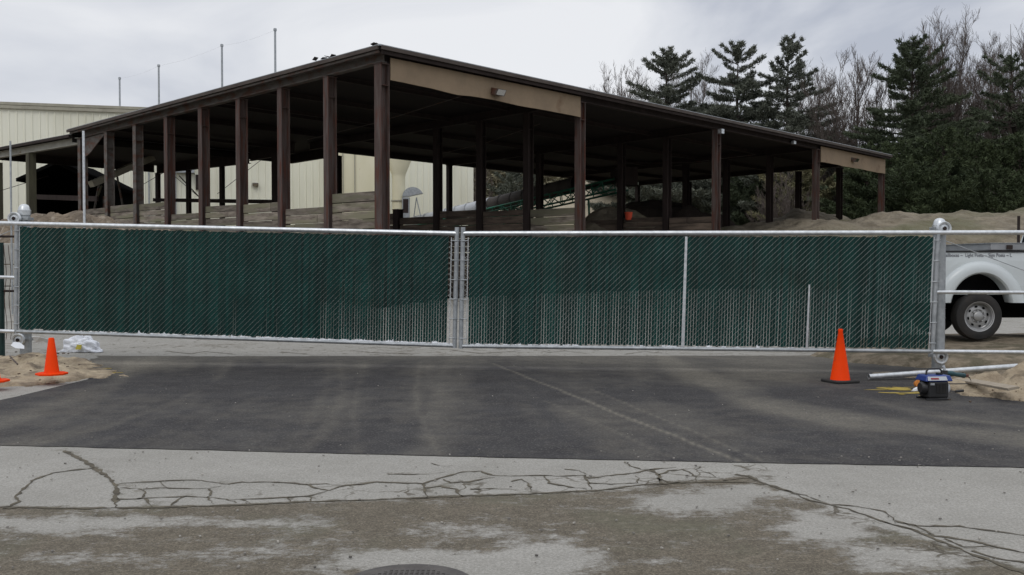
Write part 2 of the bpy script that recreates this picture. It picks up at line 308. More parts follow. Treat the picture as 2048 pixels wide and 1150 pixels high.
def road_mat():
    m = bpy.data.materials.new('old_asphalt'); m.use_nodes = True; t = m.node_tree; l = t.links.new; b = t.nodes['Principled BSDF']
    b.inputs['Roughness'].default_value = .93; b.inputs['Specular IOR Level'].default_value = .25
    tc = N(t, 'ShaderNodeTexCoord'); at_ = N(t, 'ShaderNodeAttribute', attribute_name='dirt')
    def noise(s, d=6, st=(1, 1, 1), r=.6):
        mp = N(t, 'ShaderNodeMapping'); mp.inputs['Scale'].default_value = st; l(tc.outputs['Object'], mp.inputs[0])
        n = N(t, 'ShaderNodeTexNoise'); n.inputs['Scale'].default_value = s; n.inputs['Detail'].default_value = d; n.inputs['Roughness'].default_value = r; l(mp.outputs[0], n.inputs[0]); return n.outputs['Fac']
    def rng(i, a, b_, c, d):
        r = N(t, 'ShaderNodeMapRange'); l(i, r.inputs[0])
        for k, v in zip((1, 2, 3, 4), (a, b_, c, d)): r.inputs[k].default_value = v
        return r.outputs[0]
    def mx(f, a, b_):
        n = N(t, 'ShaderNodeMix', data_type='RGBA'); l(f, n.inputs['Factor'])
        for s_, v in (('A', a), ('B', b_)):
            if isinstance(v, tuple): n.inputs[s_].default_value = (*v, 1)
            else: l(v, n.inputs[s_])
        return n.outputs['Result']
    def ma(op, a, b_):
        n = N(t, 'ShaderNodeMath', operation=op)
        for k, v in enumerate((a, b_)):
            if isinstance(v, (int, float)): n.inputs[k].default_value = v
            else: l(v, n.inputs[k])
        return n.outputs[0]
    base = mx(rng(noise(1.1), .35, .65, 0, 1), (.315, .302, .27), (.385, .37, .335))
    base = mx(rng(noise(48, 5, (1, 1, 1), .8), .40, .64, 0, .75), base, (.165, .158, .14))
    base = mx(rng(noise(9, 8, (1, 1, 1), .75), .45, .7, 0, .45), base, (.20, .19, .165))
    base = mx(rng(noise(75, 3), .55, .68, 0, .7), base, (.44, .43, .395))
    dirt = mx(rng(noise(3.5), .35, .65, 0, 1), (.185, .158, .118), (.13, .112, .084))
    dirt = mx(rng(noise(50, 5, (1, 1, 1), .8), .42, .62, 0, .85), dirt, (.045, .038, .028))
    dirt = mx(rng(noise(70, 3), .54, .66, 0, .8), dirt, (.27, .235, .175))
    dirt = mx(rng(noise(.9), .52, .64, 0, .6), dirt, (.12, .118, .08))
    f = ma('ADD', at_.outputs['Fac'], ma('MULTIPLY', ma('SUBTRACT', noise(3.2, 12, (.85, 1.15, 1),   .84), .5), 3.6))
    f = ma('ADD', f, ma('MULTIPLY', ma('SUBTRACT', noise(22, 6, (1, 1, 1), .8), .5), 1.0))
    f = rng(f, .36, .76, 0, 1)
    dirt = mx(rng(noise(16, 8, (1, 1, 1), .8), .45, .62, 0, .6), dirt, (.075, .064, .047)); dirt = mx(rng(noise(11, 8, (1, 1, 1), .8), .53, .68, 0, .6), dirt, (.26, .235, .185))
    vmp = N(t, 'ShaderNodeVectorMath', operation='ADD'); wn = N(t, 'ShaderNodeTexNoise'); wn.inputs['Scale'].default_value = 4; wn.inputs['Detail'].default_value = 6; l(tc.outputs['Object'], wn.inputs[0])
    wsc = N(t, 'ShaderNodeVectorMath', operation='SCALE'); wsc.inputs['Scale'].default_value = .35; l(wn.outputs['Color'], wsc.inputs[0]); l(tc.outputs['Object'], vmp.inputs[0]); l(wsc.outputs[0], vmp.inputs[1])
    vo = N(t, 'ShaderNodeTexVoronoi', feature='DISTANCE_TO_EDGE'); vo.inputs['Scale'].default_value = 3.0; l(vmp.outputs[0], vo.inputs[0])
    cz = N(t, 'ShaderNodeAttribute', attribute_name='craze')
    ck = ma('MULTIPLY', rng(vo.outputs['Distance'], .022, .045, 1, 0), rng(ma('ADD', cz.outputs['Fac'], ma('MULTIPLY', ma('SUBTRACT', noise(2.2, 5), .5), 1.6)), .45, .7, 0, .85))
    base = mx(ck, base, (.085, .072, .05)); dirt = mx(ck, dirt, (.06, .05, .036))
    c = mx(f, base, dirt); l(c, b.inputs['Base Color'])
    bp = N(t, 'ShaderNodeBump'); bp.inputs['Strength'].default_value = .55; bp.inputs['Distance'].default_value = .006
    l(ma('ADD', noise(85, 3), ma('MULTIPLY', f, .5)), bp.inputs['Height']); l(bp.outputs[0], b.inputs['Normal'])
    return m
rx_ = sorted(list(np.arange(-40, -6, 1)) + list(np.arange(-6, 6, .07)) + list(np.arange(6, 41, 1)))
ry_ = list(np.arange(-12, 4.5, .5)) + list(np.arange(4.5, 9.6, .05)) + list(np.arange(9.6, 17, .25)) + list(np.arange(17, 40, .2))
structure(grid('road', rx_, ry_, lambda x, y: gz(x, y) + 0, road_mat(), {'dirt': dirt_attr, 'craze': craze_attr}))

# dark asphalt patch
def gl(pts): return [tuple(gp(a, b).xy) for a, b in pts]
streaks = [([(985, 728), (1200, 815), (1340, 870), (1500, 934)], .028, .55), ([(1180, 780), (1380, 862), (1550, 936)], .02, .30),
           ([(1060, 790), (1200, 850), (1340, 918)], .02, .2), ([(300, 716), (240, 760), (60, 830), (-150, 880)], .25, .25), ([(1650, 780), (1850, 830), (2100, 860)], .12, .2)]
r_ = random.Random(12)
for k in range(34):
    x0 = r_.uniform(250, 1500); sp = (x0 - 850) * r_.uniform(.5, 1.3) + r_.uniform(-160, 160); bow = r_.uniform(-28, 28)
    streaks.append(([(x0 + sp * t * t + bow * math.sin(math.pi * t), 722 + 200 * t) for t in (0, .15, .3, .5, .75, 1)], r_.choice([.04, .08, .16, .25]), r_.uniform(-.12, .17)))
band = gl([(1320, 706), (1355, 735), (1440, 775), (1560, 815), (1750, 850), (2200, 900)])
streaks = [(gl(a), b, c) for a, b, c in streaks]
def dust_attr(x, y):
    px, py = topx(x, y)
    th_ = np.arctan2(x + 1.0, 20 - y); rr_ = np.hypot(x + 1, 20 - y)
    d = .07 + (fbm(x * .5 + y * .2, y * .9, 21) - .47) * .30 + (fbm(th_ * 9 + .35 * rr_, rr_ * .22, 23) - .47) * .32 + (fbm(th_ * 30 - .25 * rr_, rr_ * .3, 24) - .47) * .22
    for pts, w_, a in streaks: d = d + a * np.exp(-(seg_d(x + (fbm(x, y, 8) - .5) * .08, y, pts) / w_) ** 2)
    d = d + .34 * np.exp(-(seg_d(x + (fbm(x * 2, y * 2, 8) - .5) * .15, y, band) / (.16 + .28 * sst(18, 13, y))) ** 4)
    d = d + .40 * sst(750, 715, py) * (.5 + fbm(x * .6, y * 2, 31))
    d = d + .42 * np.exp(-(((px - 1560) / 130) ** 2 + ((py - 742) / 24) ** 2) ** 1.5)
    d = d - .35 * np.exp(-(((px - 1370) / 90) ** 2 + ((py - 785) / 14) ** 2)) - .3 * np.exp(-(((px - 1650) / 170) ** 2 + ((py - 790) / 14) ** 2)) - .25 * np.exp(-(((px - 420) / 380) ** 2 + ((py - 770) / 22) ** 2))
    d = d + .35 * np.exp(-(((px - 230) / 140) ** 2 + ((py - 728) / 14) ** 2))
    return np.clip(d, 0, 1)
def patch_mat():
    m = mat('new_asphalt', (.030, .028, .029), (.046, .044, .044), 1.4, .9, 0, .006, 55, spec=.22); t = m.node_tree; l = t.links.new; b = t.nodes['Principled BSDF']
    src = b.inputs['Base Color'].links[0].from_socket
    a = N(t, 'ShaderNodeAttribute', attribute_name='dust'); tc = N(t, 'ShaderNodeTexCoord')
    n = N(t, 'ShaderNodeTexNoise'); n.inputs['Scale'].default_value = 26; n.inputs['Detail'].default_value = 9; n.inputs['Roughness'].default_value = .8; l(tc.outputs['Object'], n.inputs[0])
    n2 = N(t, 'ShaderNodeTexNoise'); n2.inputs['Scale'].default_value = 4; n2.inputs['Detail'].default_value = 8; l(tc.outputs['Object'], n2.inputs[0])
    ad = N(t, 'ShaderNodeMath', operation='MULTIPLY_ADD'); ad.inputs[1].default_value = .5; ad.inputs[2].default_value = -.25; l(n2.outputs['Fac'], ad.inputs[0])
    s = N(t, 'ShaderNodeMath', operation='ADD'); l(a.outputs['Fac'], s.inputs[0]); l(ad.outputs[0], s.inputs[1]); s.use_clamp = True
    r = N(t, 'ShaderNodeMapRange'); r.inputs[1].default_value = .35; r.inputs[2].default_value = .7; r.inputs[3].default_value = .25; r.inputs[4].default_value = 1.7; l(n.outputs['Fac'], r.inputs[0])
    mu = N(t, 'ShaderNodeMath', operation='MULTIPLY'); l(s.outputs[0], mu.inputs[0]); l(r.outputs[0], mu.inputs[1]); mu.use_clamp = True
    x = N(t, 'ShaderNodeMix', data_type='RGBA'); l(mu.outputs[0], x.inputs['Factor']); l(src, x.inputs['A']); x.inputs['B'].default_value = (.215, .195, .155, 1)
    x2 = N(t, 'ShaderNodeMix', data_type='RGBA'); n3 = N(t, 'ShaderNodeTexNoise'); n3.inputs['Scale'].default_value = 55; n3.inputs['Detail'].default_value = 4; l(tc.outputs['Object'], n3.inputs[0])
    r3 = N(t, 'ShaderNodeMapRange'); r3.inputs[1].default_value = .54; r3.inputs[2].default_value = .7; r3.inputs[4].default_value = .6; l(n3.outputs['Fac'], r3.inputs[0])
    l(r3.outputs[0], x2.inputs['Factor']); l(x.outputs['Result'], x2.inputs['A']); x2.inputs['B'].default_value = (.16, .155, .14, 1)
    l(x2.outputs['Result'], b.inputs['Base Color']); return m
nearx = np.array([gp(a, b)[0] for a, b in ((-300, 888), (0, 893), (500, 905), (1024, 918), (1500, 928), (2048, 938), (2500, 946))])
neary = np.array([gp(a, b)[1] for a, b in ((-300, 888), (0, 893), (500, 905), (1024, 918), (1500, 928), (2048, 938), (2500, 946))])
nu, nv = 520, 240
me = bpy.data.meshes.new('asphalt_patch'); vs = []; dv = []
U = np.linspace(0, 1, nu); V = np.linspace(0, 1, nv)
UX = -12 + 24 * U
lo_ = np.interp(UX, nearx, neary) + (fbm(UX * 6, UX * 0 + .3, 4) - .47) * .05
lx = np.array([-12, -8.0, -6.3, -5.9, 6.6, 9, 12]); ly = np.array([11.0, 11.8, 13.6, 17.4, 17.5, 16, 12.])
hi_ = np.interp(UX, [-12, -7, -6.1, -5.95, -5.7, 12], [10.9, 11.3, 11.9, 14.5, 17.55, 17.75]) + (fbm(UX * 3, UX * 0 + 2.3, 14) - .47) * .18
PX = UX[None, :] + 0 * V[:, None]; PY = lo_[None, :] + (hi_ - lo_)[None, :] * V[:, None]
DV = dust_attr(PX, PY)
vv = np.stack([PX.ravel(), PY.ravel(), np.full(PX.size, .006)], 1); idx = np.arange(nu * nv).reshape(nv, nu)
PM = patch_mat()
xe = lambda y: np.interp(y, [13.4, 14.2, 15, 17.6], [-5.9, -6.05, -6.5, -7.35])
structure(grid('asphalt_patch', np.arange(-7.6, -5.6, .05), np.arange(13.4, 17.62, .05), lambda x, y: 0 * x + .0075, PM, {'dust': dust_attr}, keep=lambda x, y: x > xe(y) + (fbm(x * 4, y * 4, 6) - .47) * .2))
ff = np.stack([idx[:-1, :-1].ravel(), idx[:-1, 1:].ravel(), idx[1:, 1:].ravel(), idx[1:, :-1].ravel()], 1)
me.from_pydata(vv.tolist(), [], ff.tolist()); a = me.attributes.new('dust', 'FLOAT', 'POINT'); a.data.foreach_set('value', DV.ravel().astype(np.float32))
me.materials.append(PM); o = bpy.data.objects.new('asphalt_patch', me); COL.objects.link(o); structure(o)

wv = lambda p: .7 + .6 * float(vnoise(np.array(p.x * 3.0), np.array(p.y * 3.0), 5))
mb = MB()
for pts, wd in CR:
    g = [gp(x, y, .004) for x, y in pts]
    fine = []
    for p, q in zip(g[:-1], g[1:]):
        n = max(2, int((q - p).length / .045)); t_ = (q - p).normalized(); nrm = Vector((-t_.y, t_.x, 0))
        for k in range(n):
            fine.append(p.lerp(q, k / n) + nrm * rnd.uniform(-.011, .011))
    fine.append(g[-1]); vsr = []
    for i, p in enumerate(fine):
        d = (fine[min(i + 1, len(fine) - 1)] - fine[max(0, i - 1)]).normalized(); nrm = Vector((-d.y, d.x, 0))
        ww = wd * .5 * (1 + .8 * abs(d.x)) * rnd.uniform(.3, 1.3) * wv(p) * (1 if i < len(fine) - 3 else .4)
        vsr += [p + nrm * ww, p - nrm * ww]
    mb.add(vsr, [(2 * i, 2 * i + 1, 2 * i + 3, 2 * i + 2) for i in range(len(fine) - 1)])
structure(mb.build('road_cracks', M['crack']))

# small pebbles and litter bits on the road (uncountable)
mb = MB()
for k in range(520):
    if k < 170: x, y = rnd.uniform(-9, 9), rnd.uniform(8.6, 17)
    else: x, y = rnd.uniform(-5, 5), rnd.uniform(5, 8.8)
    s = rnd.uniform(.004, .011); a = rnd.uniform(0, 3); 
    mb.box((x, y, .006 + s * .4), (s * rnd.uniform(1, 2), s, s * .8), a)
tag(mb.build('gravel', mat('pebbles', (.36, .34, .30), (.12, .11, .1), .7, .9, island=.5)), 'loose pebbles scattered across the asphalt', 'gravel', kind='stuff')

# yellow paint marks on the asphalt
def splash(name, px0, px1, py0, py1, n, seed):
    r = random.Random(seed); mb = MB()
    for k in range(n):
        c = gp(r.uniform(px0, px1), r.uniform(py0, py1), .0105); L_ = r.uniform(.05, .26); w_ = r.uniform(.02, .07); a = r.uniform(-.25, .25)
        m = r.randint(7, 10); vs = [c + Vector((math.cos(t) * L_ * r.uniform(.6, 1), math.sin(t) * w_ * r.uniform(.5, 1.1), 0)) for t in [2 * math.pi * i / m for i in range(m)]]
        c.z += k * .0002
        mb.add([Vector((p.x, p.y + (p.x - c.x) * a, c.z)) for p in vs], [tuple(range(m))])
    return structure(mb.build(name, M['yellow']))
splash('paint_mark', 1748, 1822, 775, 781, 12, 1); splash('paint_mark', 1775, 1850, 783, 792, 8, 2); splash('paint_mark', 182, 236, 737, 746, 10, 3)

# manhole cover
mh = thing('manhole_cover', 'round cast iron manhole cover at the bottom edge of the road', 'manhole cover', (-.53, 5.08, 0))
c = (-.53, 5.08, .0)
MB().lathe([(.305, .0), (.305, .012), (.285, .014), (.27, .008), (.0001, .008)], 48, c=c).build('lid', M['iron'], mh)
mb = MB()
for i in range(-9, 10):
    for j in range(-9, 10):
        if math.hypot(i, j) < 9: mb.box((c[0] + i * .028, c[1] + j * .028, .010), (.014, .014, .006))
mb.build('raised_studs', M['iron'], mh)
MB().lathe([(.30, .001), (.30, .009), (.335, .010), (.35, .001)], 48, c=c).build('frame_ring', M['iron'], mh)

# ------------------------------------------------------------------ soil, sand
def heap(name, cx, cy, rx, ry, h, z0, m, label, cat, seed=1, rough=.25, n=60, power=1.0, kind=None, scale=1.0, rot=0, sh=None):
    th = np.linspace(-1.15, 1.15, n)
    U, V = np.meshgrid(th, th); r = np.hypot(U, V)
    x = U * rx; y = V * ry
    xr = x * math.cos(rot) - y * math.sin(rot); yr = x * math.sin(rot) + y * math.cos(rot)
    wob = 1 + .3 * (fbm(U * 1.5 + 9, V * 1.5, seed) - .47)
    q = np.clip(1 - (r / wob) ** 2, -.4, 1)
    z = np.where(q > 0, np.abs(q) ** power * h * (1 + rough * 2 * (fbm(xr * scale, yr * scale, seed + 3) - .47)) + rough * h * .5 * (fbm(xr * scale * 3, yr * scale * 3, seed + 7) - .47) * (q > .0), q * .3 * min(h, .5) )
    v = np.stack([(cx + xr).ravel(), (cy + yr).ravel(), (z0 + z).ravel()], 1); idx = np.arange(n * n).reshape(n, n)
    f = np.stack([idx[:-1, :-1].ravel(), idx[:-1, 1:].ravel(), idx[1:, 1:].ravel(), idx[1:, :-1].ravel()], 1)
    me = bpy.data.meshes.new(name); me.from_pydata(v.tolist(), [], f.tolist()); me.materials.append(m); me.polygons.foreach_set('use_smooth', [True] * len(me.polygons))
    o = bpy.data.objects.new(name, me); COL.objects.link(o); tag(o, label, cat, kind=kind); return o
def spread(cx, cy, rx, ry, h, m, label, seed, nx=170, ny=130, kind_='sand', sc=1.0):
    xs = np.linspace(cx - rx * 1.25, cx + rx * 1.25, nx); ys = np.linspace(cy - ry * 1.25, cy + ry * 1.25, ny)
    def zf(x, y):
        r = np.hypot((x - cx) / rx, (y - cy) / ry) + (fbm(x * 1.1, y * 1.1, seed) - .47) * .75 + (fbm(x * 5, y * 5, seed + 2) - .47) * .28
        q = np.clip(1 - r, -.5, 1); body = np.where(q > 0, q ** .62, 0)
        lump = (fbm(x * 1.7 * sc, y * 1.7 * sc, seed + 5) - .40) * 1.6 + (fbm(x * 6 * sc, y * 6 * sc, seed + 6) - .47) * .55
        return np.where(q > 0, .009 + body * h * np.clip(.35 + lump, .02, 3) , -.05)
    o = grid(kind_ + '_pile', xs, ys, zf, m); tag(o, label, kind_); return o
spread(-8.95, 14.7, 2.8, 2.3, .33, M['sand'], 'pale sand spread around the foot of the left gate post', 3)
spread(7.75, 12.75, 2.15, 1.35, .62, M['sand'], 'lumpy pale sand pile behind the blue generator', 8)
spread(7.6, 14.6, 2.0, 1.1, .14, M['dirt'], 'loose brown dirt around the foot of the right gate post', 15, kind_='dirt')
heap('dirt_bank', 10.6, 17.6, 5.2, 3.1, .37, -.02, M['dirt'], 'low bank of brown dirt under the white pickup', 'dirt', 12, .12, 80, .35)
def mound_z(px_y, D): return EYE + (HOR - px_y) / F * D
heap('soil_mound', 25, 47.5, 20, 7, 3.45, .55, M['mound'], 'long tan soil mound in front of the trees on the right', 'soil mound', 22, .15, 220, .33, scale=.55, rot=-.10)
heap('soil_mound', 15.6, 55, 6.5, 4.5, 3.6, .5, M['mound'], 'tan soil mound showing between the right end shed columns', 'soil mound', 25, .2, 70, .6, scale=.4)
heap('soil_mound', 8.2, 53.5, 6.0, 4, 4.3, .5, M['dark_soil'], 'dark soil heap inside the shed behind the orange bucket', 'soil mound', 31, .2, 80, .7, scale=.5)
heap('soil_mound', 4.9, 46.0, 3.6, 3, 3.7, .5, M['mound'], 'brownish sand heap under the conveyor end inside the shed', 'soil mound', 35, .15, 60, .9, scale=.5)
heap('gravel_heap', 9.5, 97, 15, 9, 9.6, .3, mat('pale_gravel', (.42, .37, .28), (.32, .28, .2), .4, .95, 0, .2, 1.5), 'large pale gravel heap seen far behind the shed', 'gravel heap', 55, .1, 70, .55, scale=.2)
heap('rubble_pile', -14.2, 32, 5.2, 2.6, 2.65, .4, M['rubble'], 'rubble and dirt heap behind the left gate panel', 'rubble', 41, .3, 90, .5, scale=1.2)

# ------------------------------------------------------------------ shed
D1 = Vector((-.729, .685, 0)); D2 = Vector((.685, .729, 0)); O0 = Vector((-3.62, 28, 0))
D1.normalize(); D2.normalize()
BU, BV = 2.39, 8.68
def ZT(u, v): return 7.72 - .025 * u - .010 * v     # roof top
def ZU(u, v): return 7.17 - .025 * u - .010 * v     # underside of edge beams
def S(u, v, z): p = O0 + D1 * u + D2 * v; return Vector((p.x, p.y, z))
ROT = math.atan2(D1.y, D1.x)
shed = thing('open_shed', 'big open-sided rusty steel shed with flat roof behind the gate', 'shed', (O0.x, O0.y, 0))
shed['label'] = 'big open-sided rusty steel shed with low roof behind the green gate'
SU, SV, WU, WV = 15.75, 33.6, 19.2, 7.95
def LZ(u, v): return ZT(19.6, v) - .30 + .008 * (u - 19.6)
ZREF = [ZT]
def slabUV(poly, z0f, z1f, name, m, **k):
    mb = MB(); n = len(poly)
    vs = [S(u, v, z0f(u, v)) for u, v in poly] + [S(u, v, z1f(u, v)) for u, v in poly]
    mb.add(vs, [tuple(range(n))[::-1], tuple(range(n, 2 * n))] + [(i, (i + 1) % n, n + (i + 1) % n, n + i) for i in range(n)])
    return mb.build(name, m, shed, **k)
ov = .35
main_poly = [(-ov, -ov), (19.6, -ov), (19.6, 10.45), (SU + .2, 10.45), (SU + .2, SV + .12), (-ov, SV + .12)]
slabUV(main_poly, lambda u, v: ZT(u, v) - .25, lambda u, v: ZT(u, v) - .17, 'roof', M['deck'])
# standing light metal roof sheet edge
slabUV([(u * 1.0 + (.04 if u > 1 else -.04), v + (.04 if v > 1 else -.04)) for u, v in main_poly], lambda u, v: ZT(u, v) - .166, lambda u, v: ZT(u, v) - .125, 'roof_sheet', M['galv_dull'])
low_poly = [(19.62, -.2), (28.6, -.2), (28.6, 8.1), (19.62, 8.1)]
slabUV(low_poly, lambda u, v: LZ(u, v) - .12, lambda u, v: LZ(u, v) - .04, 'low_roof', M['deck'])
slabUV([(19.62, -.26), (28.66, -.26), (28.66, 8.16), (19.62, 8.16)], lambda u, v: LZ(u, v) - .036, lambda u, v: LZ(u, v), 'low_roof_sheet', M['roof'])
def edge(u0, v0, u1, v1, za, zb, th, name, m, off=0, n=1, ragged=0):
    """vertical board along the line between two plan points, from ZT-za to ZT-zb"""
    mb = MB(); d = Vector((u1 - u0, v1 - v0)); ln = d.length; d /= ln; nn = Vector((d.y, -d.x))
    for i in range(n):
        a, b = ln * i / n + (.004 if i else 0), ln * (i + 1) / n - (.004 if i < n - 1 else 0)
        def P(t, o_, zz): u = u0 + d.x * t + nn.x * o_; v = v0 + d.y * t + nn.y * o_; return S(u, v, ZREF[0](u, v) - zz)
        ra, rb = rnd.uniform(-ragged, ragged), rnd.uniform(-ragged, ragged)
        mb.hexa([P(a, off, zb + ra), P(b, off, zb + rb), P(b, off + th, zb + rb), P(a, off + th, zb + ra), P(a, off, za), P(b, off, za), P(b, off + th, za), P(a, off + th, za)])
    return mb.build(name, m, shed)
mb = MB()
fpoly = [(-.1, -.1), (28, -.1), (28, 8), (SU + 1, 9), (SU, SV + .2), (-.1, SV + .2)]
xs_ = np.linspace(0, 1, 30)
structure(grid('shed_floor', np.arange(-26, 24, .5), np.arange(26, 66, .5), lambda x, y: gz(x, y) + .03 + .05 * fbm(x, y, 3), M['dark_soil'], keep=lambda x, y: (((x - O0.x) * D1.x + (y - O0.y) * D1.y > .2) & ((x - O0.x) * D2.x + (y - O0.y) * D2.y > .2) & ((x - O0.x) * D2.x + (y - O0.y) * D2.y < SV) & ((x - O0.x) * D1.x + (y - O0.y) * D1.y < 28 - 12 * ((x - O0.x) * D2.x + (y - O0.y) * D2.y > 8)))))  # dark soil sheet added to cut light bounced up under the roof
# fascias hung from the roof edge (three stacked profiles, like gutter and trim)
edge(-ov, -ov - .05, 19.6, -ov - .05, .165, .27, .05, 'fascia_board', M['fascia'], n=7)
edge(-ov + .06, -ov + .03, 19.5, -ov + .03, .275, .34, .05, 'fascia_board', M['grey_steel'], n=5)
edge(-ov - .05, SV + .12, -ov - .05, -ov, .165, .27, .05, 'fascia_board', M['fascia'], n=9)
edge(-ov + .03, SV + .06, -ov + .03, -ov + .06, .275, .37, .05, 'fascia_board', M['dark_steel'], n=7)
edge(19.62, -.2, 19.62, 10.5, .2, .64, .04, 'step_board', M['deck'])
ZREF[0] = LZ; edge(19.65, -.30, 28.6, -.30, .037, .15, .04, 'fascia_board', M['dark_steel'], n=3); ZREF[0] = ZT
# edge beams
def ibeam_h(u0, v0, u1, v1, zt, zb, w_, name, m):
    mb = MB(); d = Vector((u1 - u0, v1 - v0)); ln = d.length; d /= ln; nn = Vector((d.y, -d.x))
    def P(t, o_, zz): u = u0 + d.x * t + nn.x * o_; v = v0 + d.y * t + nn.y * o_; return S(u, v, ZREF[0](u, v) - zz)
    def bar(o0, o1, za, zb_): mb.hexa([P(0, o0, zb_), P(ln, o0, zb_), P(ln, o1, zb_), P(0, o1, zb_), P(0, o0, za), P(ln, o0, za), P(ln, o1, za), P(0, o1, za)])
    bar(-w_ / 2, w_ / 2, zt, zt + .025); bar(-w_ / 2, w_ / 2, zb - .025, zb); bar(-.01, .01, zt + .026, zb - .026)
    return mb.build(name, m, shed)
ibeam_h(-.10, 0, 19.1, 0, .255, .52, .22, 'edge_beam', M['grey_steel'])
ibeam_h(0, SV, 0, .12, .255, .52, .22, 'edge_beam', M['dark_steel'])
ZREF[0] = LZ
ibeam_h(19.3, 0, 28.4, 0, .155, .44, .22, 'edge_beam', mat('pale_beam', (.36, .35, .31), (.25, .24, .2), 2, .7, .1, c3=(.2, .1, .05), s3=2, t3=(.6, .7)))
ZREF[0] = ZT
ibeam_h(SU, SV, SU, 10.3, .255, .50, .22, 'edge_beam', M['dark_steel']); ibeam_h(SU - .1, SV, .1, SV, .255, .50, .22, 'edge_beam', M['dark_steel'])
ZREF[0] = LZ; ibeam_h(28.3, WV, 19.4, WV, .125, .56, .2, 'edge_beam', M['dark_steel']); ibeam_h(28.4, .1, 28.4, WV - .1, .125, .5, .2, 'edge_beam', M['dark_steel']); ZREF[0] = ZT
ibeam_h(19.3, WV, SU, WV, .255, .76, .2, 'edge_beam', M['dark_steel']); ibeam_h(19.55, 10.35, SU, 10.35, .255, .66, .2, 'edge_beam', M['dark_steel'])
for v in (BV, 2 * BV, 3 * BV): ibeam_h(.2, v, SU - .15, v, .255, .56, .2, 'cross_beam', M['dark_steel'])
for u in (3.2, 6.4, 9.6, 12.8):
    for a in range(4): ibeam_h(u, a * BV + .16, u, (a + 1) * BV - .16, .255, .42, .12, 'purlin', M['dark_steel'])
for u in (4, 8, 12): ibeam_h(u + 4.8, .2, u + 4.8, 7.7, .335, .45, .1, 'purlin', M['dark_steel'])
# bracing rods under the roof and a cable
for (a, b, c, d) in ((.5, 4, 12, 6), (3, 10, 12, 13), (2, 24, 8, 22)):
    MB().tube([S(a, b, ZT(a, b) - .75), S((a + c) / 2, (b + d) / 2, ZT(a, b) - 1.0), S(c, d, ZT(c, d) - .75)], .012, 5).build('brace_rod', M['grey_steel'], shed)
# columns
def column(u, v, ztop, m, wf=.27, dp=.31, zb=.2, tilt=0):
    mb = MB(); R3 = Matrix((D1, D2, Vector((0, 0, 1)))).transposed(); h = ztop - zb; zc = (ztop + zb) / 2
    for s_ in (-1, 1):
        p = S(u, v + s_ * (dp / 2 - .012), zc); mb.box(p, (wf, .024, h), M=R3)
    mb.box(S(u, v, zc), (.02, dp - .05, h), M=R3)
    mb.box(S(u, v, ztop - .012), (wf + .04, dp + .04, .02), M=R3)
    mb.box(S(u, v, ztop - .6), (wf - .02, dp - .051, .014), M=R3)
    return mb.build('column', m, shed)
for n in range(9):
    column(n * BU, 0, ZU(n * BU, 0), M['rust_steel'] if n < 3 else M['grey_steel'] if n > 5 else M['rust_steel'], wf=.29 if n == 0 else .24)
for k in (1, 2, 3, 4): column(0, k * BV if k < 4 else SV - .2, ZT(0, k * BV) - .52, M['rust_steel'], wf=.25, dp=.28)
for k, ns in ((1, (1, 2, 3)), (2, (1, 2, 4)), (3, (1, 2, 3)), (4, (1, 2, 5))):
    for n in ns:
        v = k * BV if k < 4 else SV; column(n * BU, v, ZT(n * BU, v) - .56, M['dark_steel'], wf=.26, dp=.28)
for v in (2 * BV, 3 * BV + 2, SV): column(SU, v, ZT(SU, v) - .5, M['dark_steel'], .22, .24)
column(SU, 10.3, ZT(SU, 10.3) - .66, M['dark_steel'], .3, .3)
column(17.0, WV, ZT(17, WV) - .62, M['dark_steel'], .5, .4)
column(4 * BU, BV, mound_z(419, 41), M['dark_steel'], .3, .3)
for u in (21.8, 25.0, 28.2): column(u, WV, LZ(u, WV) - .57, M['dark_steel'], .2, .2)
# timber posts of the low wing
for u, wf in ((24.4, .34),):
    MB().box(S(u, 0, (LZ(u, 0) - .445 + .2) / 2), (.33, .33, LZ(u, 0) - .645), ROT).build('timber_post', M['green_wood'], shed, bevel=.01)
MB().box(S(28.2, .05, 3.4), (.2, .2, 5.9), ROT).build('timber_post', M['green_wood'], shed, bevel=.01)
# haunch bracket near the step in the roof
mb = MB(); mb.prism([(17.0, ZT(17, 0) - .54), (19.0, ZT(19, 0) - .54), (19.0, ZT(19, 0) - 1.35), (18.4, ZT(18, 0) - 1.2), (17.5, ZT(18, 0) - .75)], -.02, .02, lambda a, b, d: S(a, d, b)); mb.build('haunch', M['grey_steel'], shed)
# torn flashing at the roof corner
for k in range(8):
    mb = MB(); u = rnd.choice([rnd.uniform(-.3, .3), rnd.uniform(.8, 4.4), rnd.uniform(1.4, 2.8)])
    mb.box(S(u, -ov + rnd.uniform(-.05, .3), ZT(u, 0) - .12 + rnd.uniform(-.02, .08)), (rnd.uniform(.1, .6), rnd.uniform(.1, .3), .012), M=Matrix.Rotation(ROT + rnd.uniform(-.5, .5), 3, 'Z') @ Matrix.Rotation(rnd.uniform(-.3, .3), 3, 'X') @ Matrix.Rotation(rnd.uniform(-.25, .25), 3, 'Y'))
    mb.build('torn_flashing', M['dark_steel'], shed)
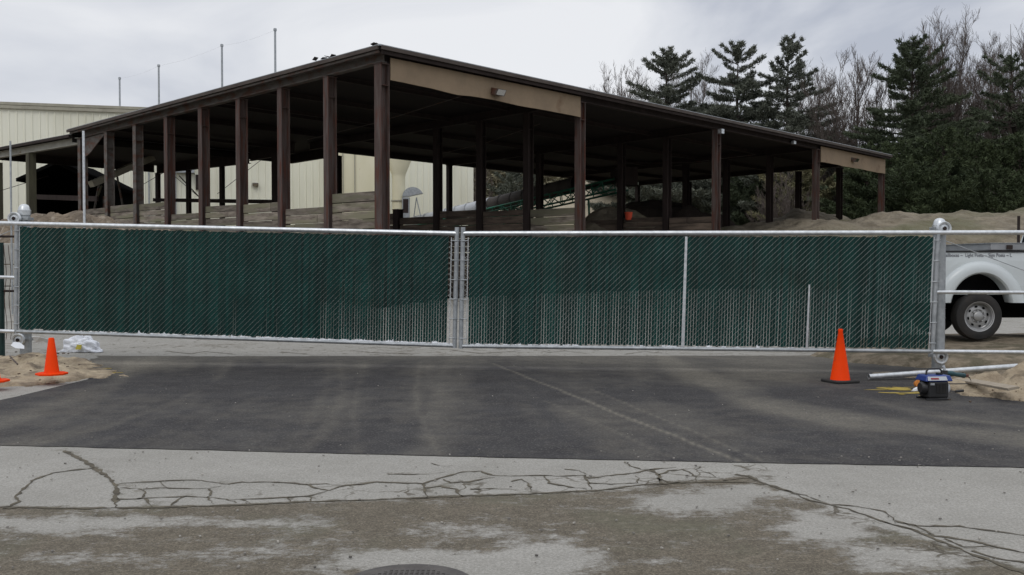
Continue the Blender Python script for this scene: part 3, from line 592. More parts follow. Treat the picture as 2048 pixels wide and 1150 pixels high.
# tan gable panels on the right face
def panel(v0, v1, z0a, z0b, ztop, nm, n):
    mb = MB(); us = -.16
    for i in range(n):
        a, b = v0 + (v1 - v0) * i / n + .006, v0 + (v1 - v0) * (i + 1) / n - .006; m_ = 8
        for j in range(m_):
            p, q = a + (b - a) * j / m_, a + (b - a) * (j + 1) / m_
            def zb(v): return ZT(0, v) - (z0a + (z0b - z0a) * (v - v0) / (v1 - v0)) + .010 * math.sin(v * 1.9) + .006 * math.sin(v * 9) - (.05 if abs(v - 2.6) < .7 else 0) * (1 - abs(v - 2.6) / .7)
            mb.hexa([S(us, p, zb(p)), S(us, q, zb(q)), S(us + .03, q, zb(q)), S(us + .03, p, zb(p)), S(us, p, ZT(0, p) - ztop), S(us, q, ZT(0, q) - ztop), S(us + .03, q, ZT(0, q) - ztop), S(us + .03, p, ZT(0, p) - ztop)])
    return mb.build(nm, M['tan_panel'], shed)
panel(.18, BV - .16, 1.00, 1.06, .375, 'fascia_panel', 2)
panel(3 * BV + .18, SV - .1, 1.10, 1.12, .375, 'fascia_panel', 2)
# flood lights
def flood(parent, p, face, sc, m=M['grey_steel']):
    f = Vector(face).normalized(); r = Matrix.Rotation(math.atan2(f.y, f.x), 3, 'Z')
    g = lambda a, b, c: Vector(p) + r @ Vector((a * sc, b * sc, c * sc))
    mb = MB(); mb.hexa([g(0, -.2, -.09), g(.2, -.2, -.12), g(.2, .2, -.12), g(0, .2, -.09), g(0, -.17, .13), g(.30, -.2, .06), g(.30, .2, .06), g(0, .17, .13)])
    o = mb.build('floodlight', m, parent)
    mb = MB(); mb.hexa([g(.204, -.17, -.10), g(.210, -.17, -.105), g(.210, .17, -.105), g(.204, .17, -.10), g(.296, -.17, .045), g(.304, -.17, .042), g(.304, .17, .042), g(.296, .17, .045)])
    l_ = mb.build('lens', M['chrome'], o); return o
nf = -D1
flood(shed, S(-.17, 4.35, ZT(0, 4.3) - .78), nf, 1.0); flood(shed, S(-.17, 29.6, ZT(0, 29.6) - .73), nf, .9)
MB().box(S(-.2, 2 * BV, ZT(0, 17) - .62), (.2, .2, .18), ROT).build('junction_box', M['galv'], shed)
MB().box(S(-.15, 2 * BV + 6.2, ZT(0, 24) - .45), (.14, .2, .14), ROT).build('junction_box', M['galv'], shed)
# timber bunker walls between columns: each bay a panel of stacked planks
def twall(ua, va, ub, vb, topy, m, seed, npl=None, face=0):
    r = random.Random(seed); mb = MB(); A = S(ua, va, 0); B = S(ub, vb, 0); mid = (A + B) / 2
    zt = mound_z(topy, mid.y); d = (B - A).normalized(); rz = math.atan2(d.y, d.x); ln = (B - A).length - .27
    z = zt; k = 0
    while z > .35:
        h = r.uniform(.20, .30); t = r.uniform(.07, .11)
        if r.random() < .35:
            c = r.uniform(-.3, .3) * ln; l1 = ln / 2 + c
            for (x0, l) in ((-ln / 2 + l1 / 2, l1 - .02), (ln / 2 - (ln - l1) / 2, ln - l1 - .02)):
                mb.box(mid + d * x0 + Vector((0, 0, z - h / 2 + r.uniform(-.012, .012))), (l, t, h - .018), rz + r.uniform(-.006, .006))
        else:
            mb.box(mid + Vector((0, 0, z - h / 2)), (ln + r.uniform(-.04, .0), t, h - .018), rz + r.uniform(-.006, .006), M=Matrix.Rotation(rz, 3, 'Z') @ Matrix.Rotation(r.uniform(-.008, .008), 3, 'Y'))
        z -= h
    return mb.build('timber_wall', m, shed, bevel=.012)
for i, ty in enumerate((385, 416, 407, 411, 427, 406, 410, 417)): twall(i * BU, 0, (i + 1) * BU, 0, ty, M['timber'], i)
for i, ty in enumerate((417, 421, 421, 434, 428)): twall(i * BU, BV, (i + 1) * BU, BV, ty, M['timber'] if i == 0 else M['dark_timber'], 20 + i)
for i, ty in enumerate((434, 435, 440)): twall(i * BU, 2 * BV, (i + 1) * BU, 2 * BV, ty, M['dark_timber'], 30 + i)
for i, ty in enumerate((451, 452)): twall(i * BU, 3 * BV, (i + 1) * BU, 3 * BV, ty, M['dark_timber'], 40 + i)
# guard rails at the back of the low wing
for (a, b, c, d, yy, hh) in ((26.5, 1, 20.0, 1, 396, .22), (28.2, 7.7, 16.5, 7.7, 402, .18), (16, 9.8, 12, 9.8, 404, .15)):
    p, q = S(a, b, 0), S(c, d, 0); p.z = mound_z(yy - 2, p.y); q.z = mound_z(yy + 2, q.y)
    dd = q - p; ln = dd.length; mb = MB(); mb.box((p + q) / 2, (ln, .08, hh), M=Matrix.Rotation(math.atan2(dd.y, dd.x), 3, 'Z') @ Matrix.Rotation(-math.asin(dd.z / ln), 3, 'Y')); mb.build('guard_rail', M['dark_steel'], shed)
# guy rods
def rod(p, q, r=.014, m=M['dark_steel'], parent=shed, name='brace_rod'): return MB().tube([p, q], r, 5).build(name, m, parent)
rod(at(436, 388, 48), at(540, 308, 48)); rod(at(350, 352, 52), at(408, 402, 52)); rod(at(283, 372, 50), at(330, 345, 50)); rod(at(360, 352, 52), at(403, 398, 52), .03)
rod(at(-30, 392, 45), at(100, 352, 47)); 

# orange bucket hung on an inner column
MB().lathe([(.0001, 0), (.13, 0), (.17, .34), (.16, .34), (.13, .02), (.0001, .02)], 20, c=at(1257, 440, 43.6)).build('bucket', mat('dull_orange', (.75, .09, .03), (.6, .07, .03), 3, .6), None, smooth=True)
tag(bpy.data.objects['bucket'], 'small orange bucket hanging on a dark column inside the shed', 'bucket')

# ------------------------------------------------------------------ warehouse
WD = Vector((1, .268, 0)).normalized(); WO = Vector((-29.6, 58, 0)); WN = Vector((WD.y, -WD.x, 0))
wh = thing('warehouse', 'long cream corrugated metal warehouse behind the shed', 'warehouse', (WO.x, WO.y, 0))
WR = math.atan2(WD.y, WD.x)
def Wp(t, o_, z): p = WO + WD * t + WN * o_; return Vector((p.x, p.y, z))
t1 = 28.05; t0 = -30; H = 10.75
mb = MB(); mb.hexa([Wp(t0, 0, .5), Wp(t1, 0, .5), Wp(t1, -24, .5), Wp(t0, -24, .5), Wp(t0, 0, H), Wp(t1, 0, H), Wp(t1, -24, H), Wp(t0, -24, H)])
mb2 = MB(); t = t0 + .2
prof = []
while t < t1 - .3:
    mb.hexa([Wp(t - .05, 0, .55), Wp(t + .05, 0, .55), Wp(t + .025, .045, .55), Wp(t - .025, .045, .55), Wp(t - .05, 0, H - .3), Wp(t + .05, 0, H - .3), Wp(t + .025, .045, H - .3), Wp(t - .025, .045, H - .3)]); t += .41
mb.build('wall', M['siding'], wh)
mb = MB(); mb.hexa([Wp(t0, -.2, H + .002), Wp(t1 + .1, -.2, H + .002), Wp(t1 + .1, .12, H + .002), Wp(t0, .12, H + .002), Wp(t0, -.2, H + .16), Wp(t1 + .1, -.2, H + .16), Wp(t1 + .1, .12, H + .16), Wp(t0, .12, H + .16)]); mb.build('eave_trim', M['siding_trim'], wh)
mb = MB(); mb.hexa([Wp(t0, .05, H - .22), Wp(t1, .05, H - .22), Wp(t1, .17, H - .22), Wp(t0, .17, H - .22), Wp(t0, .05, H - .04), Wp(t1, .05, H - .04), Wp(t1, .17, H - .04), Wp(t0, .17, H - .04)]); mb.build('gutter', M['siding_trim'], wh)
mb = MB(); mb.add([Wp(t0, -.2, H + .17), Wp(t1, -.2, H + .17), Wp(t1, -12, H + 1.1), Wp(t0, -12, H + 1.1), Wp(t1, -24, H + .1), Wp(t0, -24, H + .1)], [(0, 1, 2, 3), (3, 2, 4, 5)]); mb.build('roof', M['roof'], wh)
mb = MB(); mb.hexa([Wp(t0, .01, .3), Wp(t1, .01, .3), Wp(t1, .14, .3), Wp(t0, .14, .3), Wp(t0, .01, 1.25), Wp(t1, .01, 1.25), Wp(t1, .14, 1.25), Wp(t0, .14, 1.25)]); mb.build('foundation', M['concrete'], wh)
def on_wall(px):  # distance along the wall for a picture column
    k = (px - 1024) / F; return (k * WO.y - WO.x) / (WD.x - k * WD.y)
t = on_wall(512); flood(wh, Wp(t, .06, mound_z(370, (WO + WD * t).y)), WN, .9)
t = on_wall(402); MB().box(Wp(t, .08, mound_z(368, 62)), (.5, .15, .9), WR).build('electrical_box', M['dark_steel'], wh)
t = on_wall(372); MB().box(Wp(t, .3, mound_z(343, 62)), (1.1, .5, .5), WR).build('exhaust_vent', M['galv_dull'], wh)
for px in (300, 353, 378): 
    t = on_wall(px); MB().tube([Wp(t, .14, .6), Wp(t, .14, 8.5)], .05, 6).build('downpipe', M['galv_dull'], wh)
# cream box, duct and hood standing at the wall
bx = thing('dust_collector', 'cream rust-streaked metal box unit between warehouse and shed', 'dust collector', (-9.3, 58.5, .6))
mb = MB(); mb.box((-9.4, 59, 4.9), (2.7, 2.2, 8.6), .2); mb.build('housing', M['yellow_panel'], bx)
mb = MB()
for k in (-.45, 0.1): mb.box((-9.4 + k * 1.2 + .22, 57.86 + k * .25, 4.9), (.05, .05, 8.4), .2)
mb.build('seam', M['siding_trim'], bx)
dc = thing('duct_stack', 'cream round duct with flared top beside the warehouse', 'duct', (-6.7, 58.5, .6))
MB().lathe([(.38, .6), (.38, 6.6), (.42, 6.8), (.75, 7.6), (.75, 7.75), (.0001, 7.8)], 20, c=(-6.6, 58.5, 0)).build('pipe', M['yellow_panel'], dc, smooth=True)
mb = MB()
for z in (2, 3.6, 5.2): mb.lathe([(.39, z), (.44, z), (.44, z + .08), (.39, z + .08)], 20, c=(-6.6, 58.5, 0))
mb.build('flange', M['siding_trim'], dc)
hd = thing('vent_hood', 'grey half-round vent hood beside the cream duct', 'vent', (-5.9, 58, 4.5))
pts = [(0, 0)] + [(math.cos(a) * 1.0, math.sin(a) * 1.0) for a in np.linspace(0, math.pi, 17)]
mb = MB(); c0 = at(824, 395, 58)
mb.prism([(math.cos(a) * .85, math.sin(a) * .55) for a in np.linspace(.35, math.pi, 15)] + [(-.45, -.0)], 0, .55, lambda a, b, d: c0 + Vector((a * .7 + .05, d, b + .05))); mb.build('hood', M['galv_dull'], hd)
MB().box(c0 + Vector((-.35, .1, -.65)), (.42, .3, 1.3)).build('panel', M['galv_dull'], hd)
MB().box(c0 + Vector((-.35, -.06, -.5)), (.3, .01, .8)).build('louvre', M['dark_steel'], hd)
rod(c0 + Vector((.25, .2, 0)), c0 + Vector((.1, .2, -1.1)), .03, M['galv_dull'], hd, 'leg'); rod(c0 + Vector((.25, .2, 0)), c0 + Vector((.5, .2, -1.1)), .03, M['galv_dull'], hd, 'leg')

# ------------------------------------------------------------------ conveyor
cv = thing('conveyor', 'inclined belt conveyor with grey half-round cover and green truss', 'conveyor', (0, 56, .6))
A = at(800, 455, 61); B = at(1240, 350, 49.5); 
dv_ = (B - A); ln = dv_.length; dn = dv_.normalized(); sd_ = dn.cross(Vector((0, 0, 1))).normalized(); upv = sd_.cross(dn)
mb = MB(); segs = 15
def covp(t, a, r): return A + dn * t + sd_ * math.cos(a) * r + upv * math.sin(a) * r
n = 14; vs = []; 
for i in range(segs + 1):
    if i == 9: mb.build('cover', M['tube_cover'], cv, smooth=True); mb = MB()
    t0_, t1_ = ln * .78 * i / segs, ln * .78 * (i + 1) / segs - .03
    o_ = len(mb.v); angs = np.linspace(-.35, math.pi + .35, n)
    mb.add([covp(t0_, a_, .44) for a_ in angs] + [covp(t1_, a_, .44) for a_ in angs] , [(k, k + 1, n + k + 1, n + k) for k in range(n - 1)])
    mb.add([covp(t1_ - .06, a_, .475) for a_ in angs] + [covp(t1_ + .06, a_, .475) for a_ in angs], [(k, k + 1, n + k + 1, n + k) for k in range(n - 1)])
mb.build('cover', mat('shaded_cover', (.075, .066, .058), (.05, .042, .036), 2, .8), cv, smooth=True)  # inner length of the cover: shade under the roof put into its colour
mb = MB()
for s_ in (-.48, .48):
    for h_ in (-.22, -.75):
        mb.tube([A + sd_ * s_ + upv * h_, B + sd_ * s_ + upv * h_], .05, 4)
    k = 0; t = 0.0
    while t < ln - .8:
        mb.tube([A + dn * t + sd_ * s_ + upv * (-.22 if k % 2 else -.75), A + dn * (t + .7) + sd_ * s_ + upv * (-.75 if k % 2 else -.22)], .03, 4); t += .7; k += 1
        mb.tube([A + dn * t + sd_ * s_ + upv * -.22, A + dn * t + sd_ * s_ + upv * -.75], .025, 4)
mb.build('truss', M['green_steel'], cv)
mb = MB(); mb.hexa([A + sd_ * x + upv * z for x, z in ((-.38, -.2), (.38, -.2))] + [B + sd_ * x + upv * z for x, z in ((.38, -.2), (-.38, -.2))] + [A + sd_ * x + upv * z for x, z in ((-.38, -.16), (.38, -.16))] + [B + sd_ * x + upv * z for x, z in ((.38, -.16), (-.38, -.16))]); mb.build('belt', M['rubber'], cv)
for t in (.25, .55, .85):
    p = A + dn * ln * t - upv * .75
    for s_ in (-.5, .5): MB().tube([p + sd_ * s_, Vector((p.x + sd_.x * s_ * 1.6, p.y + sd_.y * s_ * 1.6, .5))], .06, 6).build('leg', M['green_steel'], cv)
MB().lathe([(.0001, -.45), (.26, -.45), (.26, .45), (.0001, .45)], 20, M=Matrix((upv, dn, sd_)).transposed(), c=B).build('head_pulley', M['dark_steel'], cv, smooth=True)
mb = MB(); mb.box(B + Vector((.3, 0, -.1)), (1.0, 1.0, .9)); mb.build('head_chute', M['dark_steel'], cv)

# ------------------------------------------------------------------ dark gabled shelter at the left, chute
sh = thing('gabled_shelter', 'small dark gabled shelter in the gloom behind the low wing', 'shelter', at(165, 420, 52))
D_ = 52; zf = lambda y: mound_z(y, D_); xf = lambda p: (p - 1024) / F * D_
roofp = [(xf(76), zf(364)), (xf(153), zf(330)), (xf(254), zf(380)), (xf(254), zf(386)), (xf(153), zf(337)), (xf(76), zf(370))]
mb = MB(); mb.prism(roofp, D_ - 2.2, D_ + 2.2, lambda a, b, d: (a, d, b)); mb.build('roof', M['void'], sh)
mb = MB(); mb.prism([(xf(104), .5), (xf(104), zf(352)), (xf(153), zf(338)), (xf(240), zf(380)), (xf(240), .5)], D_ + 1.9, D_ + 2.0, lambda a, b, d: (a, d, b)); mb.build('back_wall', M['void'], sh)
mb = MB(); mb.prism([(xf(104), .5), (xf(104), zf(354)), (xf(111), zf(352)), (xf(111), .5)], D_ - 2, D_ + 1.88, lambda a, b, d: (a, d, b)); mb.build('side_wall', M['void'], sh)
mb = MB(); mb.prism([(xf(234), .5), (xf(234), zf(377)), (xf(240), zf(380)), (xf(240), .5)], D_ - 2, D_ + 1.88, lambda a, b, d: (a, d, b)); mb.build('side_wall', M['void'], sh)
for px in (100, 243): MB().box((xf(px), D_ - 2, 2.8), (.16, .16, 5.0 if px == 100 else 4.3)).build('post', M['grey_steel'], sh)
ch = thing('loading_chute', 'sloping rusty steel chute leaning beside the dark gabled shelter', 'chute', at(200, 420, 47))
p, q = at(184, 369, 47), at(306, 316, 49)
dd = q - p; mb = MB(); Mx = Matrix((dd.normalized(), dd.cross(Vector((0, 0, 1))).normalized(), dd.cross(Vector((0, 0, 1))).cross(dd).normalized())).transposed()
mb.box((p + q) / 2, (dd.length, .6, .28), M=Mx); mb.build('trough', M['siding_trim'], ch)
rod(at(200, 368, 47), at(190, 420, 47), .05, M['grey_steel'], ch, 'leg'); rod(at(236, 350, 48), at(250, 430, 48), .05, M['grey_steel'], ch, 'leg'); rod(at(196, 396, 47), at(205, 372, 47), .05, M['green_wood'], ch, 'stay')

# ------------------------------------------------------------------ tall net poles behind the shed
def uv_at(px, v):
    k = (px - 1024) / F; b = S(0, v, 0); u = (k * b.y - b.x) / (D1.x - k * D1.y); return u
poles = [(243, 159, 'leftmost of the four tall thin poles rising behind the shed roof'), (321, 134, 'second from left of the four tall poles behind the shed'),
         (447, 94, 'third from left of the four tall poles behind the shed'), (553, 63, 'tallest looking and rightmost pole above the shed roof')]
tops = []
for px, py, lab in poles:
    u = uv_at(px, 11.0); b = S(u, 11.0, .5); zt = mound_z(py, b.y); tops.append(Vector((b.x, b.y, zt)))
    t_ = thing('net_pole', lab, 'pole', b, 'tall net poles behind the shed')
    MB().tube([b, (b.x, b.y, zt)], [.07, .055], 8).build('shaft', M['galv_dull'], t_)
    MB().lathe([(.085, 0), (.085, .12), (.0001, .16)], 8, c=(b.x, b.y, zt - .05)).build('cap', M['galv_dull'], t_)
tops.append(tops[-1] + (tops[-1] - tops[-2]) * 1.6)
for i in range(4):
    a, b = tops[i], tops[i + 1]
    pts = [a.lerp(b, k / 8) - Vector((0, 0, .12 * math.sin(math.pi * k / 8))) for k in range(9)]
    nm = ['between the two leftmost tall poles', 'between the second and third tall poles', 'between the third and rightmost tall poles', 'running on right from the rightmost tall pole'][i]
    if i < 3: tag(MB().tube(pts, .0025, 3).build('wire', M['wire'], None), 'thin sagging wire strung ' + nm, 'wire', 'wires on the tall poles')
# thin galvanised poles in front of the shed
for px, yt, D, lab in ((170, 263, 25, 'shiny thin galvanised pole in front of the shed, right of the gate post cap'), (24, 283, 26, 'thin dull galvanised pole at the far left behind the gate')):
    b = at(px, 500, D); b.z = .3; b.x = (px - 1024) / F * D
    tag(MB().tube([b, (b.x, b.y, mound_z(yt, D))], .032 if px > 100 else .024, 10).build('metal_pole', M['galv'] if px > 100 else M['galv_dull'], None, smooth=True), lab, 'pole')
# light concrete block wall at the far left
cw = MB(); r = random.Random(4)
for j in range(3):
    for i in range(8):
        cw.box((-24 + i * 1.53 + (j % 2) * .5, 29.0, .35 + .31 + j * .62), (1.5, .6, .60))
tag(cw.build('block_wall', M['concrete'], None, bevel=.02), 'pale concrete block wall at the far left behind the gate', 'wall')

# ------------------------------------------------------------------ gates
def lerp(a, b, t): return a + (b - a) * t
class Panel: pass
def gate(L0, L1, name, label, tail, seed, gaps, lean0, lean1):
    """L0/L1: (x, y, z_bottom, z_top) at the panel's two ends; tail = signed length past one end"""
    r = random.Random(seed); root = thing(name, label, 'gate', (L0[0], L0[1], 0), 'sliding gate leaves')
    len_ = math.hypot(L1[0] - L0[0], L1[1] - L0[1]); d = Vector((L1[0] - L0[0], L1[1] - L0[1], 0)) / len_; nrm = Vector((d.y, -d.x, 0))  # toward camera
    def P(s, b, o=0):   # s metres along, b 0..1 height
        a = s / len_; z = lerp(lerp(L0[2], L1[2], a), lerp(L0[3], L1[3], a), b)
        ln_ = lerp(lean0, lean1, min(max(a, 0), 1)) * b
        p = Vector((L0[0], L0[1], 0)) + d * (s + ln_) + nrm * o; p.z = z; return p
    s0, s1 = (-tail, len_) if tail > 0 else (0, len_ - tail)
    MB().tube([P(s0, 1), P(s1, 1)], .036, 14).build('top_rail', M['galv'], root, smooth=True)
    MB().tube([P(s0, 0), P(s1, 0)], .030, 14).build('bottom_rail', M['galv_dull'] if tail > 0 else M['galv_dull'], root, smooth=True)
    # tail section: bright bottom rail, mid rail, end upright, brace wire
    a, b = (s0, 0) if tail > 0 else (len_, s1)
    inner, outer = (0, s0) if tail > 0 else (len_, s1)
    MB().tube([P(inner, 0, .02), P(outer, 0, .02)], .031, 14).build('bottom_tail_rail', M['galv'], root, smooth=True)
    MB().tube([P(inner, .5), P(outer, .5)], .028, 14).build('mid_rail', M['galv'], root, smooth=True)
    MB().tube([P(outer, 0), P(outer, 1)], .03, 12).build('tail_upright', M['galv_dull'], root, smooth=True)
    sg = -1 if tail > 0 else 1
    MB().tube([P(inner + sg * .12, .93), P(outer, .05)], .007, 6).build('brace_wire', M['galv_dull'], root)
    # uprights at both ends
    for s in (0, len_):
        meet = (s > 0) == (tail > 0)
        MB().tube([P(s, -.02), P(s, 1.055 if meet else 1)], .036 if meet else .033, 14).build('upright', M['galv_dull'], root, smooth=True)
        sgn = 1 if s == 0 else -1; tb = .085 if meet else .05
        # tension bar and bands
        MB().tube([P(s + sgn * tb, .015), P(s + sgn * tb, .965)], .008, 6).build('tension_bar', M['galv'], root)
        mb = MB()
        for k in range(6):
            bz = .07 + k * .173
            mb = MB(); mb.tube([P(s - sgn * .04, bz, .01), P(s, bz, .043), P(s + sgn * (tb + .006), bz, .018)], .008, 6); mb.build('tension_band', M['galv_dull'], root)
    # slats
    mb = MB(); pitch = .0425; e0 = .045 if tail > 0 else .11; e1 = .045 if tail < 0 else .11; n = int((len_ - e0 - e1) / pitch)
    for i in range(n):
        s = e0 + (i + .5) * pitch; g0, g1 = gaps(s / len_, r); wt, wb = pitch - g0, pitch - g1
        bt = .975 - r.uniform(0, .012); bb = .018 + r.uniform(0, .012); th = .004; o = -.004; dx = r.uniform(-.001, .001)
        pts = [P(s - wb / 2 + dx, bb, o - th), P(s + wb / 2 + dx, bb, o - th), P(s + wb / 2 + dx, bb, o + th), P(s - wb / 2 + dx, bb, o + th),
               P(s - wt / 2, bt, o - th), P(s + wt / 2, bt, o - th), P(s + wt / 2, bt, o + th), P(s - wt / 2, bt, o + th)]
        mb.hexa(pts)
    mb.build('privacy_slats', M['slat'], root)
    # chain link wires: front strand of each picket rising to the right, back strand behind the slats
    H_ = (L0[3] - L0[2]); rows = int(H_ / .085) - 1; mb = MB(); wr = .0031
    for i in range(n):
        s = e0 + i * pitch
        for j in range(rows + 1):
            b0 = (.03 + j * .085 + (0 if i % 2 == 0 else .0425)) / H_; b1 = b0 + .046 / H_
            if b1 > .985: continue
            jt = r.uniform(-.0015, .0015)
            mb.tube([P(s - .002 + jt, b0, .001), P(s + pitch * .5, (b0 + b1) / 2, .010), P(s + pitch + .002 + jt, b1, .001)], wr, 3, cap=False)
    # edge weave visible beside the uprights
    for s, sg2 in (((len_ - .12, 1),) if tail > 0 else ((.04, 1),)):
        for j in range(rows):
            b0 = (.03 + j * .085) / H_; mb.tube([P(s, b0, .004), P(s + .065, b0 + .0425 / H_, .004), P(s, b0 + .085 / H_, .004)], .003, 4, cap=False)
    mb.build('chain_link', M['wire'], root)
    return root, P, len_
def gapsL(a, r):
    g = r.choice([0, 0, 0, 0, .001, .002]) + (.002 if a > .8 else 0); q = (.006 if r.random() < .12 else .001)
    return max(0, g * .3), g + q + (.0035 if a > .7 else 0)
def gapsR(a, r):
    t = r.uniform(.0003, .0022); q = r.uniform(.003, .0092)
    if r.random() < .15: q = .002
    if .10 < a < .16: q *= .3
    return t, q
gl_, PL, lenL = gate((-8.18, 16.5, .514, 2.29), (-.904, 15.755, .338, 2.105), 'sliding_gate', 'left sliding gate leaf with dark green privacy slats', 3.6, 5, gapsL, .035, .04)
gr_, PR, lenR = gate((-.804, 15.72, .335, 2.105), (6.305, 15.0, .318, 2.095), 'sliding_gate', 'right sliding gate leaf with green slats and white upright strip', -4.2, 6, gapsR, .035, .065)
# flat white upright strips on the right leaf
def strip(s, b0, b1, name='upright_strip', w0=.018, w1=.026):
    mb = MB(); mb.hexa([PR(s - w1, b0, .012), PR(s + w1, b0, .012), PR(s + w1, b0, .026), PR(s - w1, b0, .026), PR(s - w0, b1, .012), PR(s + w0, b1, .012), PR(s + w0, b1, .026), PR(s - w0, b1, .026)])
    return mb.build(name, M['galv'], gr_)
strip(lenR * (1385 - 930) / 930 * .985, .01, .97); strip(lenR * (1627 - 930) / 930 * .99, .01, .56, w0=.012, w1=.018)
# pale shreds lying along the bottom rails
def shreds(P, root, s0, s1, n, seed):
    r = random.Random(seed); mb = MB()
    for k in range(n):
        s = s0 + (s1 - s0) * r.random(); L_ = r.uniform(.02, .12); h = r.uniform(.004, .02) * (2.2 if r.random() < .15 else 1)
        m_ = 5
        top = [P(s + L_ * i / m_, 0, .0) + Vector((0, r.uniform(-.01, .01), .028 + h * r.uniform(.2, 1.3))) for i in range(m_ + 1)]
        bot = [P(s + L_ * i / m_, 0, .012) + Vector((0, 0, .022)) for i in range(m_ + 1)]
        bk = [P(s + L_ * i / m_, 0, -.03) + Vector((0, 0, .02)) for i in range(m_ + 1)]
        for i in range(m_): mb.add([bot[i], bot[i + 1], top[i + 1], top[i]], [(0, 1, 2, 3)]); mb.add([top[i], top[i + 1], bk[i + 1], bk[i]], [(0, 1, 2, 3)])
    mb.build('slat_shavings', M['white_scrap'], root)
shreds(PL, gl_, .8, lenL - .1, 150, 3); shreds(PL, gl_, 4.5, lenL - .1, 110, 5); shreds(PR, gr_, .1, 1.8, 40, 6); shreds(PR, gr_, 2, 5.5, 14, 7)

# posts with rollers
def gate_post(px, D, cap_y, label, wheels, xoff=0, r=.093):
    x = (px - 1024) / F * D; zt = mound_z(cap_y, D); root = thing('gate_post', label, 'gate post', (x, D, 0), 'gate posts with rollers')
    MB().tube([(x + .0, D, -.1), (x, D, zt - .10)], r, 28).build('shaft', M['galv_dull'], root, smooth=True)
    MB().lathe([(r + .012, -.10), (r + .014, -.02), (r + .004, -.015), (r * .93, .03), (r * .7, .065), (r * .35, .083), (.0001, .088)], 28, c=(x, D, zt - .088)).build('cap', M['galv'], root, smooth=True)
    for wx, wy, in wheels:
        c = at(wx, wy, D - .18); Mx = Matrix.Rotation(R(90), 3, 'X')
        o = MB().lathe([(.0001, .03), (.03, .03), (.032, .015), (.06, .01), (.075, .03), (.098, .034), (.104, .026), (.085, .0), (.104, -.026), (.098, -.034), (.0001, -.034)], 28, M=Mx, c=c).build('roller', M['galv'], root, smooth=True)
        MB().lathe([(.0001, .045), (.018, .045), (.020, .033), (.030, .033), (.032, .010)], 16, M=Mx, c=c).build('axle_nut', M['dark_steel'], o)
        MB().tube([c, (c.x, D - r + .02, c.z)], .014, 8).build('axle', M['galv_dull'], o)
        mb = MB(); mb.box((x, D, c.z - .0), (2 * r + .035, 2 * r + .03, .05)); mb.box(((x + c.x) / 2, D - r - .02, c.z), (abs(x - c.x) + .05, .03, .04)); mb.build('roller_bracket', M['galv_dull'], root, bevel=.004)
    return root
gate_post(1878, 15.22, 436, 'right gate post with domed cap, between green gate and white pickup', [(1887, 457), (1883, 714)])
gate_post(50, 16.85, 408, 'left gate post with domed cap at the left end of the green gate', [(30, 437), (35, 680)])
tg = thing('paper_tag', 'torn white paper tag stuck at the top of the right gate post', 'tag', at(1878, 485, 15.12))
mb = MB(); c = at(1872, 490, 15.115); mb.add([c + Vector(p) for p in ((-.05, 0, .09), (.07, -.0, .09), (.06, .0, .03), (.02, -.01, .03), (.0, 0, -.03), (-.03, -.01, -.07), (-.05, 0, -.05))], [(0, 1, 2, 3, 4, 5, 6)])
mb.add([c + Vector(p) for p in ((-.05, .003, .09), (.07, .003, .09), (.06, .003, .03), (.02, .003, .03), (.0, .003, -.03), (-.03, .003, -.07), (-.05, .003, -.05))], [(0, 6, 5, 4, 3, 2, 1)])
mb.build('sheet', M['paper'], tg)

# chain link fence piece at the far left
fe = thing('chain_link_fence', 'dark green chain link fence end at the far left behind the gate tail', 'fence', (-9.0, 17.6, 0))
fx = (2 - 1024) / F * 17.6
MB().tube([(fx, 17.6, -.1), (fx, 17.6, 2.0)], .05, 12).build('post', mat('dark_green_coating', (.006, .03, .026), (.004, .02, .018), 3, .5), fe, smooth=True)
for yy in (473, 582): MB().tube([(fx - 7, 17.6, mound_z(yy, 17.6)), (fx + .24, 17.6, mound_z(yy, 17.6))], .02, 8).build('rail', M['dark_steel'], fe)
mb = MB()
for k in range(120):
    x0 = fx - .05 - k * .06
    pts = [(x0 + (.03 if j % 2 else 0), 17.58, .05 + j * .06) for j in range(32)]; mb.tube(pts, .002, 3, cap=False)
mb.build('mesh', M['wire'], fe)
for dx in (.1, .18): MB().tube([(fx + dx + .02 * math.sin(k), 17.55, .3 + k * .15) for k in range(12)], .006, 4).build('loose_wire', M['rust_steel'], fe)

# ------------------------------------------------------------------ cones
def cone_round(loc, h, label, grp):
    root = thing('traffic_cone', label, 'traffic cone', loc, grp); x, y, z = loc
    MB().lathe([(.0001, h), (.026 * h / .46, h), (.034 * h / .46, h - .012), (.088 * h / .46, .04), (.095 * h / .46, .028)], 32, c=loc).build('body', M['orange'], root, smooth=True)
    n = 8; vs = []; pr = []
    for k in range(n):
        a = 2 * math.pi * k / n + math.pi / 8; pr.append((math.cos(a) * .19 * h / .46, math.sin(a) * .19 * h / .46))
    MB().prism(pr, 0, .028, lambda a, b, d: (x + a, y + b, z + d)).build('base', M['orange'], root, bevel=.008)
    return root
cl = at(108, 748, 13.6)
cone_round((cl.x, 13.5, .135), .50, 'small orange traffic cone standing on the sand left of the asphalt', None)
cone_round(((-18 - 1024) / F * 12.9, 12.9, .11), .50, 'orange traffic cone cut off by the left picture edge', None)
g = gp(1682, 766); cr_ = thing('traffic_cone', 'tall orange traffic cone with black base in front of the right gate leaf', 'traffic cone', (g.x, g.y, .006))
MB().lathe([(.0001, .74), (.026, .74), (.034, .725), (.030, .70), (.132, .045), (.140, .035)], 36, c=(g.x, g.y, 0)).build('body', M['orange'], cr_, smooth=True)
MB().box((g.x, g.y, .026), (.37, .37, .036), .32).build('base', M['rubber'], cr_, bevel=.012)

